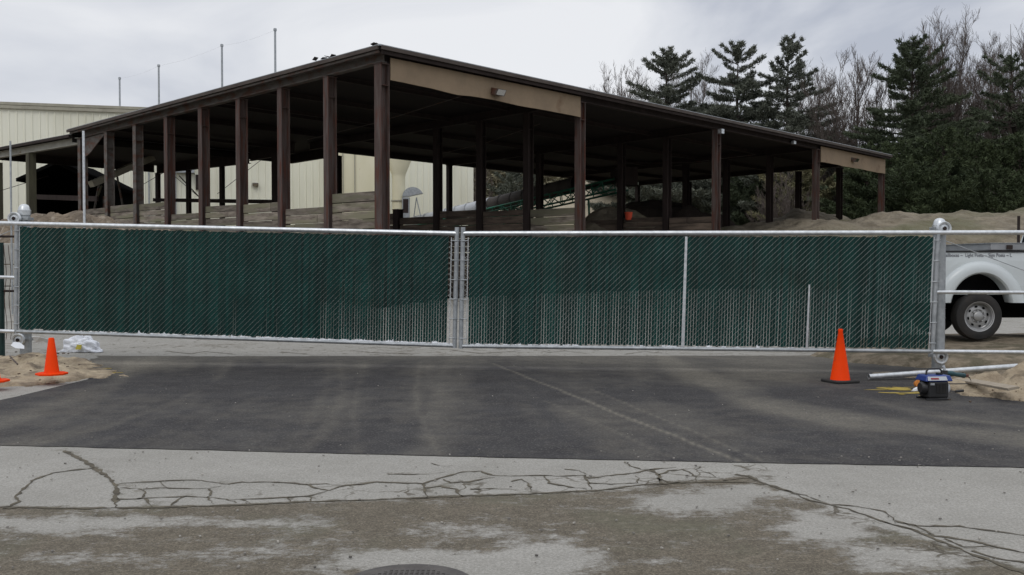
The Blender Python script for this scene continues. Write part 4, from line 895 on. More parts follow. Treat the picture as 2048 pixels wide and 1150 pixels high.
# ------------------------------------------------------------------ plastic bag, papers
def crumple(name, c, rx, ry, h, m, label, cat, seed, lobes=5):
    bm = bmesh.new(); bmesh.ops.create_icosphere(bm, subdivisions=5, radius=1); r = random.Random(seed)
    fs = [(Vector((r.uniform(-1, 1), r.uniform(-1, 1), r.uniform(-1, 1))).normalized(), r.uniform(2, 9), r.uniform(0, 6), r.uniform(.03, .09)) for _ in range(26)]
    for v in bm.verts:
        p = v.co.copy(); q = 1.0
        for dirn, fr, ph, am in fs: q += am * .75 * abs(math.sin(p.dot(dirn) * fr + ph)) - am * .35
        q *= 1 + .22 * math.sin(math.atan2(p.y, p.x) * 3 + seed)
        z = p.z * q; v.co = Vector((p.x * q * rx * (1 + .2 * (p.z < 0)), p.y * q * ry, max(z, -.25) * h + .25 * h * (1 - abs(p.x) * .6)))
        if z < -.25: v.co.z = 0.001 * abs(p.x)
    me = bpy.data.meshes.new(name); bm.to_mesh(me); bm.free(); me.materials.append(m); o = bpy.data.objects.new(name, me); COL.objects.link(o); o.location = c
    return tag(o, label, cat)
b0 = thing('plastic_bag', 'crumpled clear white plastic bag beside the small orange cone', 'plastic bag', gp(167, 707)); p0 = gp(167, 704)
o = crumple('film', (0, 0, 0), .27, .17, .19, M['bag'], None, None, 4); o.parent = b0; b0.location = (p0.x, p0.y, .012)
mb = MB(); mb.add([(-.075, -.215, .05), (.03, -.225, .05), (.04, -.195, .135), (-.055, -.185, .135)], [(0, 1, 2, 3)]); mb.add([(-.075, -.212, .05), (.03, -.222, .05), (.04, -.192, .135), (-.055, -.182, .135)], [(3, 2, 1, 0)])
q = mb.build('yellow_label', mat('yellow_label', (.50, .42, .05), (.4, .33, .04), 14, .6), None); q.parent = b0
def sheet(name, c, pts, label):
    mb = MB(); n = len(pts); P3 = [Vector(c) + Vector(p) for p in pts]; mb.add(P3 + [p - Vector((0, .003, .004)) for p in P3], [tuple(range(n)), tuple(range(n, 2 * n))[::-1]] + [(i, (i + 1) % n, n + (i + 1) % n, n + i) for i in range(n)])
    return tag(mb.build(name, M['paper'], None), label, 'paper')
sheet('paper_scrap', at(82, 682, 15.9), [(-.11, -.1, .08), (.02, -.1, .07), (.11, 0, .03), (.07, .05, -.05), (.05, 0, 0), (-.09, -.02, -.03)], 'curled white paper scrap on the sand right of the left gate post')
sheet('paper_scrap', at(38, 690, 16.2), [(-.12, -.05, -.0), (-.02, -.1, -.04), (.12, -.1, -.05), (.1, -.06, -.01), (0, .0, .04), (-.1, 0, .05)], 'white paper scrap under the roller of the left gate post')
# twigs and stones on the left sand
mb = MB(); r = random.Random(5)
for k in range(46):
    px, py = (r.uniform(5, 160), r.uniform(700, 765)) if k < 26 else (r.uniform(1900, 2048), r.uniform(740, 815)); p = gp(px, py, .15); s = r.uniform(.008, .02)
    mb.box((p.x, p.y, .14 + r.uniform(-.02, .02)), (s * r.uniform(1, 3), s, s * .7), M=Matrix.Rotation(r.uniform(0, 3), 3, 'Z') @ Matrix.Rotation(r.uniform(-.4, .4), 3, 'X'))
tag(mb.build('pebbles', mat('dark_debris', (.16, .11, .07), (.07, .05, .035), 1, .95, island=.5)), 'small stones and debris lying on the sand', 'debris', kind='stuff')
tw = MB().tube([at(18, 713, 14.3), at(26, 722, 14.0), at(33, 729, 13.9)], .012, 5); tag(tw.build('twig', M['bark'], None), 'brown twig lying on the sand at the far left', 'twig')

# ------------------------------------------------------------------ generator, pipe, plank, tool
G = gp(1880, 803); gx0, gy0 = G.x, G.y + .14
gen = thing('generator', 'small blue and black portable generator on the asphalt by the sand', 'generator', (gx0, gy0, .006))
gen.rotation_euler = (0, 0, .12)
def gpart(mb, name, m, par=None, **k):
    o = mb.build(name, m, None, **k); o.parent = par or gen; return o
mb = MB(); mb.box((.0, 0, .125), (.25, .24, .20)); gpart(mb, 'body', M['black'], bevel=.02)
mb = MB()
for k in range(7): mb.box((-.03 + k * .018, -.124, .14), (.008, .012, .11))
gpart(mb, 'cooling_fins', M['rubber'])
mb = MB(); mb.lathe([(.0001, .03), (.06, .03), (.085, .0), (.085, -.05), (.0001, -.05)], 24, M=Matrix.Rotation(R(-90), 3, 'Y'), c=(-.155, -.01, .14)); gpart(mb, 'recoil_cover', M['black'], smooth=True)
mb = MB(); mb.lathe([(.0001, .035), (.055, .03), (.08, .0), (.08, -.03), (.0001, -.03)], 24, M=Matrix.Rotation(R(90), 3, 'Y'), c=(.15, -.0, .13)); gpart(mb, 'end_cover', M['silver'], smooth=True)
mb = MB(); mb.hexa([Vector(p) for p in ((-.175, -.13, .225), (.175, -.13, .225), (.175, .13, .225), (-.175, .13, .225), (-.15, -.105, .295), (.15, -.105, .295), (.15, .105, .295), (-.15, .105, .295))]); tank = gpart(mb, 'fuel_tank', M['blue'], bevel=.012)
mb = MB(); mb.add([(-.15, -.1325, .238), (.10, -.1325, .238), (.09, -.1155, .285), (-.145, -.1155, .285)], [(0, 1, 2, 3)]); gpart(mb, 'decal', M['silver'], tank)
mb = MB(); mb.add([(-.11, -.1335, .252), (-.01, -.1335, .252), (-.01, -.124, .270), (-.11, -.124, .270)], [(0, 1, 2, 3)]); gpart(mb, 'red_print', M['red'], tank)
mb = MB(); mb.lathe([(.03, .29), (.034, .295), (.034, .315), (.0001, .318)], 20, c=(.06, 0, 0)); gpart(mb, 'fuel_cap', M['black'], tank, smooth=True)
mb = MB(); mb.tube([(-.10, 0, .29), (-.095, 0, .34), (-.07, 0, .365), (.07, 0, .365), (.095, 0, .34), (.10, 0, .29)], .012, 8); gpart(mb, 'handle', M['black'], smooth=True)
mb = MB(); mb.tube([(-.16, -.11, .012), (.14, -.11, .012)], .012, 8); mb.tube([(-.16, .11, .012), (.14, .11, .012)], .012, 8); gpart(mb, 'skid', M['black'])
mb = MB(); mb.box((-.09, -.126, .195), (.05, .012, .025)); gpart(mb, 'control_panel', M['galv_dull'])
pa, pb = Vector((4.98, 13.95, .055)), Vector((7.25, 14.35, .16))
pipe = thing('steel_pipe', 'shiny galvanised pipe lying from the asphalt onto the sand behind the generator', 'pipe', pa)
mb = MB(); dn_ = (pb - pa).normalized(); mb.tube([pa, pb], .040, 20, cap=False); mb.tube([pa + dn_ * .001, pb], .034, 20, cap=False)
mb.lathe([(.034, 0), (.040, 0)], 20, M=dn_.to_track_quat('Z', 'X').to_matrix(), c=pa); mb.build('shaft', M['galv'], pipe, smooth=True)
mb = MB(); p, q = gp(1918, 757, .13), gp(2030, 786, .13); d = (q - p); mb.box((p + q) / 2 + Vector((0, 0, .02)), (d.length, .13, .03), M=Matrix.Rotation(math.atan2(d.y, d.x), 3, 'Z') @ Matrix.Rotation(-.04, 3, 'Y') @ Matrix.Rotation(.2, 3, 'X'))
tag(mb.build('plank', mat('grey_plank', (.36, .31, .24), (.25, .21, .16), 3, .9, 0, .003, 20, stretch=(1, 8, 1)), None, bevel=.004), 'weathered grey plank lying on the sand right of the generator', 'plank')
tl = thing('angle_grinder', 'dark teal hand power tool lying on the sand behind the generator', 'power tool', at(1918, 757, 12.9))
a_, b_ = at(1893, 746, 12.35), at(1932, 752, 12.55)
d = b_ - a_
MB().tube([a_, a_ + d * .3, a_ + d * .5, a_ + d * .95, b_], [.028, .036, .026, .032, .018], 14).build('body', M['teal_tool'], tl, smooth=True)
MB().lathe([(.0001, .03), (.035, .03), (.04, -.02), (.02, -.04), (.0001, -.04)], 18, c=a_ + Vector((-.01, 0, .0))).build('gear_head', M['black'], tl, smooth=True)
MB().tube([a_, a_ + Vector((-.025, 0, .085))], [.014, .017], 10).build('side_handle', M['silver'], tl, smooth=True)
MB().tube([b_, b_ + d * .25 + Vector((0, 0, -.015)), b_ + d * .5 + Vector((0, .05, -.09)), b_ + Vector((-.2, .15, -.12))], .007, 6).build('cord', M['black'], tl)
MB().box(b_ + Vector((.02, 0, .0)), (.045, .05, .04)).build('grip_end', mat('brown_plastic', (.12, .05, .03), (.1, .04, .03), 4, .6), tl, bevel=.008)
c = gp(1838, 772, .03); tag(MB().lathe([(.0001, .03), (.025, .03), (.045, .028), (.05, 0), (.045, -.028), (.025, -.03), (.0001, -.03)], 20, M=Matrix.Rotation(R(80), 3, 'X'), c=(c.x, c.y, .055)).build('spool', M['rope'], None, smooth=True), 'small orange brown spool beside the generator', 'spool')
c = gp(1838, 781, .02); crumple('tissue', (c.x, c.y, .012), .06, .03, .03, M['paper'], 'crumpled white tissue scrap left of the generator', 'paper', 9)
c = gp(1922, 787, .05); tag(MB().tube([(c.x - .05, c.y, .07), (c.x + .05, c.y + .01, .08)], .016, 8).build('plug', M['black'], None), 'black plug lying on the sand right of the generator', 'plug')

# ------------------------------------------------------------------ pickup truck
TX, TY, TZ = 7.92, 16.95, .33      # rear axle position, near side plane, ground
tr = thing('pickup_truck', 'white pickup truck with toolbox behind the right gate tail', 'pickup truck', (TX, TY + 1.0, TZ))
def T(x, z, o=0): return Vector((TX + x, TY + o, TZ + z))
W2 = 2.0
def arch_pts(cx, zc, hw, hh, z0, n=16, rev=False):
    th0 = math.asin(min(1, (z0 - zc) / hh)); a = np.linspace(math.pi - th0, th0, n); p = [(cx + hw * math.cos(t) , zc + hh * math.sin(t)) for t in a]
    return p[::-1] if rev else p
zb, zt = .64, 1.49; WB = 4.5
def side(cx0, cx1, top, wheel, near):
    # polygon strips: split into columns so the face stays clean around the arch
    mb = MB(); o0, o1 = (0, .08) if near else (W2, W2 - .08)
    xs = sorted(set(list(np.linspace(cx0, cx1, 26)) + [wheel - .52 + 1.04 * k / 20 for k in range(21)]))
    xs = [x for x in xs if cx0 <= x <= cx1]
    def low(x):
        q = abs(x - wheel) / .52
        return max(zb, .41 + .72 * math.sqrt(max(0, 1 - q * q)) ** .8) if q < 1 else zb
    sg = 1 if near else -1
    def off(z):  # slight tumblehome and crease
        return .0 + .03 * max(0, (z - 1.30) / .2) + .02 * max(0, (.85 - z) / .2)
    for a, b in zip(xs[:-1], xs[1:]):
        for k in range(6):
            z00, z01 = lerp(low(a), top, k / 6), lerp(low(a), top, (k + 1) / 6); z10, z11 = lerp(low(b), top, k / 6), lerp(low(b), top, (k + 1) / 6)
            mb.add([T(a, z00, o0 + sg * off(z00)), T(b, z10, o0 + sg * off(z10)), T(b, z11, o0 + sg * off(z11)), T(a, z01, o0 + sg * off(z01))], [(0, 1, 2, 3)])
        mb.add([T(a, low(a), o0 + sg * off(low(a))), T(b, low(b), o0 + sg * off(low(b))), T(b, low(b), o1 + sg * .12), T(a, low(a), o1 + sg * .12)], [(0, 1, 2, 3)])
        mb.add([T(a, top, o0 + sg * off(top)), T(b, top, o0 + sg * off(top)), T(b, top, o1 + sg * .04), T(a, top, o1 + sg * .04)], [(3, 2, 1, 0)])
    return mb
def flare(wheel, near):
    mb = MB(); n = 28; o = 0 if near else W2; sg = -1 if near else 1
    rings = []
    for k in range(n + 1):
        t = math.pi * (1 - k / n); c, s = math.cos(t), math.sin(t)
        prof = []
        for (hw, hh, oo) in ((.52, .72, -.05), (.52, .72, .045), (.545, .745, .075), (.60, .80, .082), (.66, .865, .065), (.71, .915, .03), (.725, .93, -.004)):
            flarex = 1 + .10 * (1 - s) * (hw > .6)
            z = .41 + hh * s ** .8 if s > 0 else .41; prof.append(T(wheel + hw * c * flarex, max(z, zb), o + sg * oo))
        rings += prof
    m_ = 7
    mb.add(rings, [(i * m_ + j, i * m_ + j + 1, (i + 1) * m_ + j + 1, (i + 1) * m_ + j) for i in range(n) for j in range(m_ - 1)])
    return mb
bed = side(-1.22, 1.53, zt, 0, True); bed.v += []; 
b2 = side(-1.22, 1.53, zt, 0, False); bed.add(b2.v, b2.f)
bed.box(T(.15, .80, 1.0), (2.65, 1.78, .05)); bed.box(T(1.5, 1.13, 1.0), (.05, 1.84, .68)); bed.build('bed', M['white_paint'], tr, smooth=True)
for wx in (0, WB):
    for near in (True, False): flare(wx, near).build('fender_flare', M['white_paint'], tr, smooth=True)
tg_ = MB(); tg_.box(T(-1.21, 1.09, 1.0), (.06, 1.72, .74)); o = tg_.build('tailgate', M['white_paint'], tr, bevel=.015); mb = MB(); mb.box(T(-1.25, 1.25, 1.0), (.02, .22, .07)); mb.build('handle', M['black'], o)
for oo in (.05, W2 - .05): MB().box(T(.15, zt + .018, oo), (2.74, .09, .03)).build('bed_rail_cap', M['black'], tr, bevel=.006)
mb = MB(); mb.box(T(-1.35, .62, 1.0), (.16, 1.9, .2)); mb.build('rear_bumper', M['chrome'], tr, bevel=.03)
for oo in (.1, W2 - .1): MB().box(T(-1.245, 1.08, oo), (.04, .16, .42)).build('tail_light', M['red'], tr, bevel=.01)
def C(x, z, o=0): return T(x + .55, z, o)
# cab + bonnet: swept profile
cabp = [(1.02, .52), (1.02, 1.5), (1.12, 1.93), (1.35, 2.0), (2.35, 2.0), (2.62, 1.93), (3.12, 1.42), (3.3, 1.36), (4.55, 1.28), (4.78, 1.18), (4.82, .7), (4.5, .62), (3.95 + .52, .62), (3.95 + .48, .9), (3.95 + .3, 1.08), (3.95, 1.13), (3.95 - .3, 1.08), (3.95 - .48, .9), (3.95 - .52, .52)]
mb = MB(); n = len(cabp)
def ins(z): return .02 + max(0, (z - 1.42)) * .30
vs = [C(x, z, ins(z)) for x, z in cabp] + [C(x, z, W2 - ins(z)) for x, z in cabp]
mb.add(vs, [tuple(range(n))[::-1], tuple(range(n, 2 * n))] + [(i, (i + 1) % n, n + (i + 1) % n, n + i) for i in range(n)]); mb.build('cab', M['white_paint'], tr, bevel=.025)
def win(poly, name='side_window'):
    for near in (True, False):
        m1 = MB(); k = len(poly)
        def off(z): return (ins(z) - .006) if near else (W2 - ins(z) + .006)
        m1.add([C(x, z, off(z)) for x, z in poly], [tuple(range(k))]); m1.build(name, M['glass'], tr)
win([(1.2, 1.46), (1.26, 1.86), (1.42, 1.92), (1.78, 1.92), (1.78, 1.46)]); win([(1.86, 1.46), (1.86, 1.92), (2.33, 1.92), (2.56, 1.86), (2.95, 1.46)])
mb = MB(); mb.add([C(2.655, 1.90, .25), C(2.655, 1.90, W2 - .25), C(3.125, 1.44, W2 - .14), C(3.125, 1.44, .14)], [(0, 1, 2, 3)]); mb.build('windscreen', M['glass'], tr)
mb = MB(); mb.add([C(1.055, 1.86, .3), C(1.055, 1.86, W2 - .3), C(1.005, 1.5, W2 - .2), C(1.005, 1.5, .2)], [(0, 1, 2, 3)]); mb.build('rear_window', M['glass'], tr)
for near in (True, False):
    oo = .012 if near else W2 - .012
    mb = MB()
    for x0 in (1.16, 1.82, 2.98): mb.box(C(x0, 1.0, oo), (.012, .02, .82))
    mb.build('door_seam', M['dark_steel'], tr)
    for x0 in (1.3, 2.0): MB().box(C(x0, 1.28, oo - (.02 if near else -.02)), (.16, .03, .03)).build('door_handle', M['white_paint'], tr, bevel=.006)
    MB().box(C(2.95, 1.52, -.16 if near else W2 + .16), (.1, .22, .26)).build('side_mirror', M['black'], tr, bevel=.02)
    MB().box(C(4.79, 1.0, .22 if near else W2 - .22), (.06, .26, .26)).build('headlight', M['chrome'], tr, bevel=.02)
MB().box(C(4.82, .98, 1.0), (.05, 1.1, .3)).build('grille', M['dark_steel'], tr); MB().box(C(4.9, .62, 1.0), (.2, 2.0, .24)).build('front_bumper', M['chrome'], tr, bevel=.03)
mb = MB(); mb.box(T(1.9, .60, 1.0), (6.2, .9, .16)); mb.box(T(2.2, .50, .55), (2.2, .5, .3)); mb.box(T(1.0, .45, 1.1), (1.6, .9, .2)); mb.tube([T(0, .41, .2), T(0, .41, W2 - .2)], .06, 10); mb.tube([T(WB, .41, .2), T(WB, .41, W2 - .2)], .05, 10); mb.box(T(-.6, .66, 1.0), (1.1, 1.5, .12)); mb.build('chassis', M['void'], tr)  # low tank and rail boxes added to darken the ground underneath
mb = MB()
for wx in (0, WB):
    for oo in (.12, W2 - .12):
        pass
for oo in (.34, W2 - .34):
    MB().box(T(0, .95, oo), (1.2, .02, .66)).build('wheel_well', M['void'], tr); MB().box(T(WB, .85, oo), (1.2, .02, .5)).build('wheel_well', M['void'], tr)
for near in (True, False): MB().box(T(-.60, .42, .2 if near else W2 - .2), (.02, .36, .46)).build('mud_flap', M['rubber'], tr)
MB().lathe([(.0001, -.16), (.1, -.13), (.16, 0), (.1, .13), (.0001, .16)], 16, M=Matrix.Rotation(R(90), 3, 'X'), c=T(0, .41, 1.0)).build('differential', M['void'], tr)
MB().lathe([(.0001, -.12), (.33, -.12), (.38, -.06), (.38, .06), (.33, .12), (.0001, .12)], 24, c=T(-.75, .52, 1.0)).build('spare_wheel', M['tyre'], tr)
def wheel(x, near):
    Mx = Matrix.Rotation(R(90 if near else -90), 3, 'X'); c = T(x, .405, .13 if near else W2 - .13)
    o = MB().lathe([(.235, .115), (.27, .128), (.34, .130), (.385, .115), (.402, .08), (.405, 0), (.402, -.08), (.385, -.12), (.3, -.13), (.235, -.12)], 48, M=Mx, c=c).build('wheel', M['tyre'], tr, smooth=True)
    MB().lathe([(.235, -.10), (.24, .118), (.256, .124), (.250, .108), (.225, .10), (.215, .04), (.20, .03), (.17, .055), (.12, .06), (.10, .035), (.085, .04), (.08, .085), (.06, .10), (.0001, .102)], 48, M=Mx, c=c).build('rim', M['steel_rim'], o, smooth=True)
    mb = MB()
    for k in range(8):
        a = 2 * math.pi * (k + .25) / 8; q = []
        for i in range(10):
            t = 2 * math.pi * i / 10; rr = .168 + .018 * math.cos(t); aa = a + .165 * math.sin(t); q.append(c + Mx @ Vector((rr * math.cos(aa), rr * math.sin(aa), .066)))
        MB().add(q, [tuple(range(10))]).build('rim_slot', M['void'], o)
    mb = MB()
    for k in range(8):
        a = 2 * math.pi * k / 8; mb.lathe([(.0001, .07), (.010, .068), (.011, .04)], 6, M=Mx, c=c + Mx @ Vector((.10 * math.cos(a), .10 * math.sin(a), 0)))
    mb.build('lug_nuts', M['chrome'], o)
for x in (0, WB):
    for near in (True, False): wheel(x, near)
# lettering along the top of the bed side
def text_mesh(s, size, align):
    cu = bpy.data.curves.new('lettering', 'FONT'); cu.body = s; cu.size = size; cu.align_x = align; cu.extrude = .001; cu.offset = .0012; cu.space_character = 1.0
    ob = bpy.data.objects.new('lettering', cu); COL.objects.link(ob); dg = bpy.context.evaluated_depsgraph_get(); me = bpy.data.meshes.new_from_object(ob.evaluated_get(dg)); bpy.data.objects.remove(ob); return me
mb = MB()
for s, al, x in (('Mailboxes ~ ', 'RIGHT', -.27), ('Light Posts ~ Sign Posts ~ L', 'LEFT', -.25)):
    me = text_mesh(s, .088, al)
    sx = .80
    mb.add([T(x + v.co.x * sx, 1.415 + v.co.y, .005 - v.co.z) + Vector((0, .009, 0)) for v in me.vertices], [tuple(p.vertices) for p in me.polygons])
mb.build('lettering', M['grey_text'], tr)
# toolbox, rack
tb = thing('toolbox', 'grey metal toolbox across the bed of the white pickup', 'toolbox', T(.55, 1.5, .6))
mb = MB(); mb.box(T(.56, 1.585, 1.0), (.76, 1.98, .11)); mb.box(T(.56, 1.36, 1.0), (.70, 1.7, .32)); mb.build('case', mat('dull_alu', (.26, .27, .28), (.33, .34, .35), 3, .55, .4), tb, bevel=.008)
mb = MB(); mb.box(T(.56, 1.648, 1.0), (.80, 2.0, .012)); mb.build('lid', M['galv_dull'], tb)
MB().box(T(.49, 1.58, -.0), (.10, .03, .07)).build('latch', M['dark_steel'], tb, bevel=.004)
MB().box(T(.69, 1.78, .1), (.035, .035, .66)).build('stake_pole', M['dark_steel'], tr)

# ------------------------------------------------------------------ trees
RS = np.random.RandomState(11)
def tris_mesh(name, V_, m, parent):
    V_ = V_.reshape(-1, 3); n = len(V_) // 3
    me = bpy.data.meshes.new(name); me.vertices.add(len(V_)); me.vertices.foreach_set('co', V_.astype(np.float32).ravel())
    me.loops.add(len(V_)); me.loops.foreach_set('vertex_index', np.arange(len(V_), dtype=np.int32)); me.polygons.add(n)
    me.polygons.foreach_set('loop_start', np.arange(0, len(V_), 3, dtype=np.int32)); me.polygons.foreach_set('loop_total', np.full(n, 3, dtype=np.int32)); me.update(calc_edges=True)
    me.materials.append(m); o = bpy.data.objects.new(name, me); COL.objects.link(o); o.parent = parent; return o
def tufts(C, k, ln, wd, upb=.3, dirs=None):
    """k needle blades round every centre"""
    n = len(C); d = RS.normal(size=(n, k, 3)); d[..., 2] = d[..., 2] * .7 + upb
    if dirs is not None: d = d * .75 + dirs[:, None, :] * 1.0
    d /= np.linalg.norm(d, axis=2, keepdims=True)
    s = RS.normal(size=(n, k, 3)); s = np.cross(d, s); s /= np.linalg.norm(s, axis=2, keepdims=True) + 1e-6
    L_ = ln * RS.uniform(.6, 1.3, size=(n, k, 1)); c = C[:, None, :] + RS.normal(size=(n, k, 3)) * ln * .2
    a = c - s * wd - d * L_ * .3; b = c + s * wd - d * L_ * .3; t = c + d * L_ * .7
    return np.stack([a, b, t], 2)
def pine(name, px, D, topy, kw, label, matl, crown0=.12, dens=1.0, gapy=.25, seed=0, blunt=0, group='evergreens behind the shed', base=.5):
    r = random.Random(seed); x = (px - 1024) / F * D; H_ = mound_z(topy, D) - base
    root = thing(name, label, 'tree', (x, D, base), group); tk = MB(); cent = []; dr = []
    tk.tube([(0, 0, -.3), (.1, 0, H_ * .4), (-.05, .1, H_ * .75), (0, 0, H_ * .98)], [H_ * .015, H_ * .011, H_ * .006, .02], 8)
    zz = H_ - .35; ph = r.random() * 6
    while zz > H_ * crown0:
        d_ = H_ - zz; full = .85 * (d_ + (.9 if blunt else .15)) ** .78 * kw
        full *= min(1, .45 + .55 * (zz - H_ * crown0 * .6) / (H_ * .22)) if not dens > 1.05 else 1
        nb = r.choice([4, 5, 6]) if d_ > 1 else 4; ph += 1.1
        for q_ in range(nb):
            if r.random() < gapy and d_ > 1.5: continue
            az = ph + 2 * math.pi * q_ / nb + r.uniform(-.3, .3); L_ = full * r.uniform(.55, 1.15)
            rise = .75 * max(0, 1 - d_ / 4.5) + r.uniform(.0, .22) - .10 * min(1, d_ / 12); z0 = zz + r.uniform(-.15, .15)
            if z0 + L_ * rise > H_ + .1: L_ = max(.3, (H_ + .1 - z0) / max(rise, .1))
            a, b_ = math.cos(az), math.sin(az)
            P = lambda s_: np.array([a * L_ * s_, b_ * L_ * s_, z0 + L_ * (rise * s_ + .16 * s_ * s_ - .05 * s_)])
            tk.tube([tuple(P(0)), tuple(P(.5)), tuple(P(1))], [.03 + .010 * L_, .018 + .005 * L_, .01], 3, cap=False)
            st = .22; s_ = st if L_ > 1.2 else 0
            while s_ * L_ < L_ + .01 and L_ > .2:
                p = P(s_); tw = max(.22, .42 * L_ * (1.08 - s_) ** .7 * min(1, .35 + s_ * 1.6)) if s_ > .12 else 0
                for sd__ in (-1, 1):
                    if tw <= 0 or (s_ < .35 and r.random() < .5): continue
                    aa = az + sd__ * r.uniform(.6, 1.15); m_ = max(2, int(tw / .26 * dens + .5)); up = r.uniform(.05, .3)
                    for i in range(m_):
                        f = (i + .6) / m_ * tw
                        cent.append((p[0] + math.cos(aa) * f, p[1] + math.sin(aa) * f, p[2] + up * f + r.uniform(-.05, .05))); dr.append((math.cos(aa) * .8, math.sin(aa) * .8, .55))
                cent.append(tuple(p)); dr.append((a, b_, .5))
                s_ += .27 / L_ / max(.8, dens * .9)
        zz -= r.uniform(.42, .72) / (1.25 if dens > 1.05 else 1)
    cent += [(0, 0, H_ - k * .12) for k in range(6)]; dr += [(0, 0, 1.2)] * 6
    C = np.array(cent); big = max(.26, D * .0042)
    V_ = tufts(C, 11, big, big * .115, .3, np.array(dr))
    tris_mesh('crown', V_, matl, root); o = tk.build('trunk', M['bark_pine'], None); o.parent = root
    return root
def bare(name, px, D, topy, wpx, label, seed, vase=.6, matl=None, group='bare trees behind the shed', base=.5, lv=6, **k_):
    """spreading crown of ascending limbs whose tips end near an egg-shaped outline"""
    r = random.Random(seed); x = (px - 1024) / F * D; H_ = mound_z(topy, D) - base; half = wpx / F * D / 2
    root = thing(name, label, 'tree', (x, D, base), group); tr_ = MB(); cr_ = MB(); mr = .0085
    zf = H_ * r.uniform(.16, .26); lean = Vector((r.uniform(-.04, .04) * H_, 0, 0)); top = Vector((lean.x * 2, 0, H_ * .97))
    tr_.tube([(0, 0, -.3), (lean.x * .4, 0, zf), tuple(lean + Vector((r.uniform(-.3, .3), 0, H_ * .45))), tuple(lean * 1.4 + Vector((r.uniform(-.3, .3), 0, H_ * .72))), tuple(top)], [H_ * .015, H_ * .012, H_ * .008, H_ * .004, .012], 6)
    def wob(a): return Vector((r.uniform(-a, a), r.uniform(-a, a), r.uniform(-a, a)))
    def twig(p, d, L_, lev):
        q1 = p + d * L_ * .5 + wob(.06 * L_); d2 = (d + Vector((0, 0, .28)) + wob(.12)).normalized(); q2 = q1 + d2 * L_ * .5
        cr_.tube([p, q1, q2], [mr * (1.9 if lev == 0 else 1.25), mr * (1.35 if lev == 0 else 1), mr * .8], 3, cap=False)
        if lev >= (2 if lv > 5 else 1): return
        for k in range(6 if lev == 0 else 4):
            t = r.uniform(.2, 1); pp = p.lerp(q2, t); nd = (d2 + wob(.75) + Vector((0, 0, .2))).normalized(); twig(pp, nd, L_ * r.uniform(.38, .62), lev + 1)
    n = 24
    for i in range(n):
        az = i * 2.39996 + r.uniform(-.3, .3); th = math.sqrt((i + .5) / n) * (1.45); t0 = .95 - .75 * (i + .5) / n
        ez = H_ * (.50 + .46 * math.cos(th) * r.uniform(.88, 1.0)) if th < 1.2 else H_ * r.uniform(.5, .68); er = half * math.sin(min(th, 1.5)) ** .8 * r.uniform(.8, 1.1)
        e_ = Vector((math.cos(az) * er, math.sin(az) * er, ez)); z0 = zf + (H_ * .55 - zf) * max(0, t0 - .25) * r.uniform(.7, 1.1)
        z0 = min(z0, ez * .75); p0 = Vector((lean.x * z0 / H_, 0, z0)); ctl = Vector((e_.x * (.5 + .3 * vase), e_.y * (.5 + .3 * vase), z0 + (ez - z0) * (.40 + .08 * r.random())))
        pts = []; m_ = 9
        for k in range(m_ + 1):
            t = k / m_; pts.append(p0 * (1 - t) ** 2 + ctl * 2 * t * (1 - t) + e_ * t * t + wob(.10) * (0 < k))
        ln_ = (e_ - p0).length; r0 = .0055 * ln_ + .012
        cr_.tube(pts, [max(mr, r0 * (1 - .86 * k / m_)) for k in range(m_ + 1)], 4, cap=False)
        for k in range(2, m_ + 1):
            for q_ in range(2 if k < m_ else 3):
                d = (pts[k] - pts[k - 1]).normalized(); nd = (d + wob(.62) + Vector((0, 0, .12))).normalized()
                twig(pts[k].lerp(pts[k - 1], r.random()), nd, ln_ * r.uniform(.20, .32) * (1.1 - .5 * k / m_), 0)
    m2 = matl or M['bark']; o = tr_.build('trunk', m2, None); o.parent = root; o = cr_.build('limbs', m2, None); o.parent = root
    return root
P_ = M['pine']; PG = M['pine_grey']; PD = M['pine_deep']
pine('pine_tree', 1332, 84, 106, 1.08, 'leftmost tall pine above the shed roof with a blunt leafy top', PG, .25, .85, .22, 1, 1)
pine('pine_tree', 1474, 84, 93, 1.15, 'tall ragged pine second from left above the shed roof', PG, .2, .95, .18, 2, 1)
pine('pine_tree', 1574, 80, 80, 1.0, 'tall pointed pine third from left with an airy crown', PG, .2, .9, .22, 3, 0)
pine('pine_tree', 1822, 70, 82, 1.12, 'largest dense dark pine right of the shed corner', P_, .04, 1.1, .08, 4, 0)
pine('pine_tree', 2018, 72, 118, 1.15, 'dark pine near the right edge under bare twigs', P_, .12, .9, .3, 5, 1)
pine('pine_tree', 1402, 92, 215, 1.0, 'shorter pine filling the gap between the two leftmost pines', PG, .1, .8, .2, 6, 1)
pine('pine_tree', 1262, 90, 205, .8, 'small grey pine low behind the roof at the left end of the tree line', PG, .1, .7, .3, 7, 1)
pine('pine_tree', 1655, 88, 272, 1.0, 'low bushy pine under the round bare tree', PG, .05, .8, .2, 8, 1)
low = [(1735, 66, 318, 1.1, 'low dark evergreen directly behind the right end of the shed'), (1775, 62, 290, 1.2, 'dense low evergreen at the foot of the largest pine'), (1885, 62, 268, 1.25, 'tall bushy evergreen right of the largest pine'),
       (1955, 60, 290, 1.3, 'dense dark evergreen between the two right hand pines'), (2040, 60, 275, 1.3, 'dense dark evergreen at the right picture edge'), (1600, 74, 335, 1.3, 'pale low evergreen seen between the right shed columns'),
       (1500, 80, 350, 1.4, 'pale low evergreen seen under the shed roof'), (1830, 58, 335, 1.5, 'lowest dark evergreen just above the soil mound'), (1990, 57, 345, 1.7, 'low spreading evergreen behind the crest of the soil mound'), (2130, 60, 250, 1.2, 'dense evergreen mostly beyond the right picture edge')]
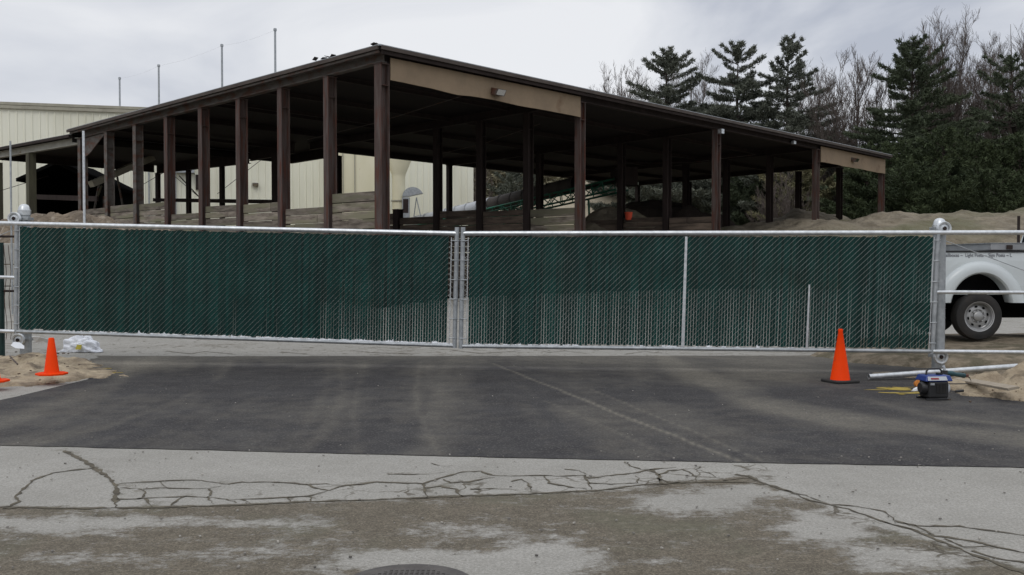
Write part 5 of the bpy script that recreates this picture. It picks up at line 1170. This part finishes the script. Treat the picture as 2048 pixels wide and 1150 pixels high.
for i, (px, D, ty, kw, lab) in enumerate(low): pine('evergreen_tree', px, D, ty, kw, lab, PD if px > 1690 else M['brush'] if i % 2 else P_, .0, 1.15, .02, 20 + i, 1)
pine('evergreen_tree', 1025, 84, 335, 1.1, 'pale pine seen beneath the shed roof above the conveyor', PG, .05, .9, .1, 40, 1)
bares = [(1705, 76, 96, 185, 'round-crowned bare tree standing in front of open sky between the pines', .55), (1850, 84, 34, 110, 'tall bare tree rising just behind the largest pine', .4), (1905, 86, 32, 150, 'very tall bare tree right of the largest pine', .45),
         (2032, 80, 36, 190, 'tallest bare tree at the right picture edge', .55), (1965, 90, 90, 150, 'slender bare tree between the two tall right ones', .5), (1255, 95, 128, 150, 'bare spreading tree left of the leftmost pine', .7),
         (1385, 96, 120, 170, 'bare tree half hidden between the two left pines', .7), (1622, 92, 125, 130, 'bare tree close right of the pointed pine', .6), 
         (1655, 86, 258, 100, 'small bare sapling left of the round-crowned tree', .7), (950, 92, 318, 90, 'bare tree seen right of the warehouse end under the roof', .6), (1560, 66, 330, 110, 'pale bare bush behind the right shed columns', 1.0), (2090, 74, 60, 170, 'bare tree beyond the right picture edge', .5), (1205, 98, 170, 90, 'small bare tree leftmost of the tree line above the roof', .7)]
for i, (px, D, ty, wp, lab, va) in enumerate(bares): bare('bare_tree', px, D, ty, wp, lab, 60 + i, va, lv=6 if i not in (9, 10, 13) else 5, fork=.24 if i else .15)
# distant wood, one uncountable mass
n = 60000; xs = RS.uniform(-60, 110, n); zz = RS.uniform(0, 1, n) ** .9
hh = 13.5 + 4.0 * (fbm(xs * .12, xs * 0, 77) - .47) * 2
C = np.stack([xs, 112 + RS.uniform(0, 18, n), .3 + zz * hh], 1)
wood = bpy.data.objects.new('distant_wood', None); bpy.data.objects.remove(wood)
V_ = tufts(C, 6, .9, .13); o = tris_mesh('distant_wood', V_, leafmat('far_brush', (.26, .23, .16), (.17, .17, .105)), None); tag(o, 'far off brown and green wood behind the tree line', 'wood', kind='stuff')
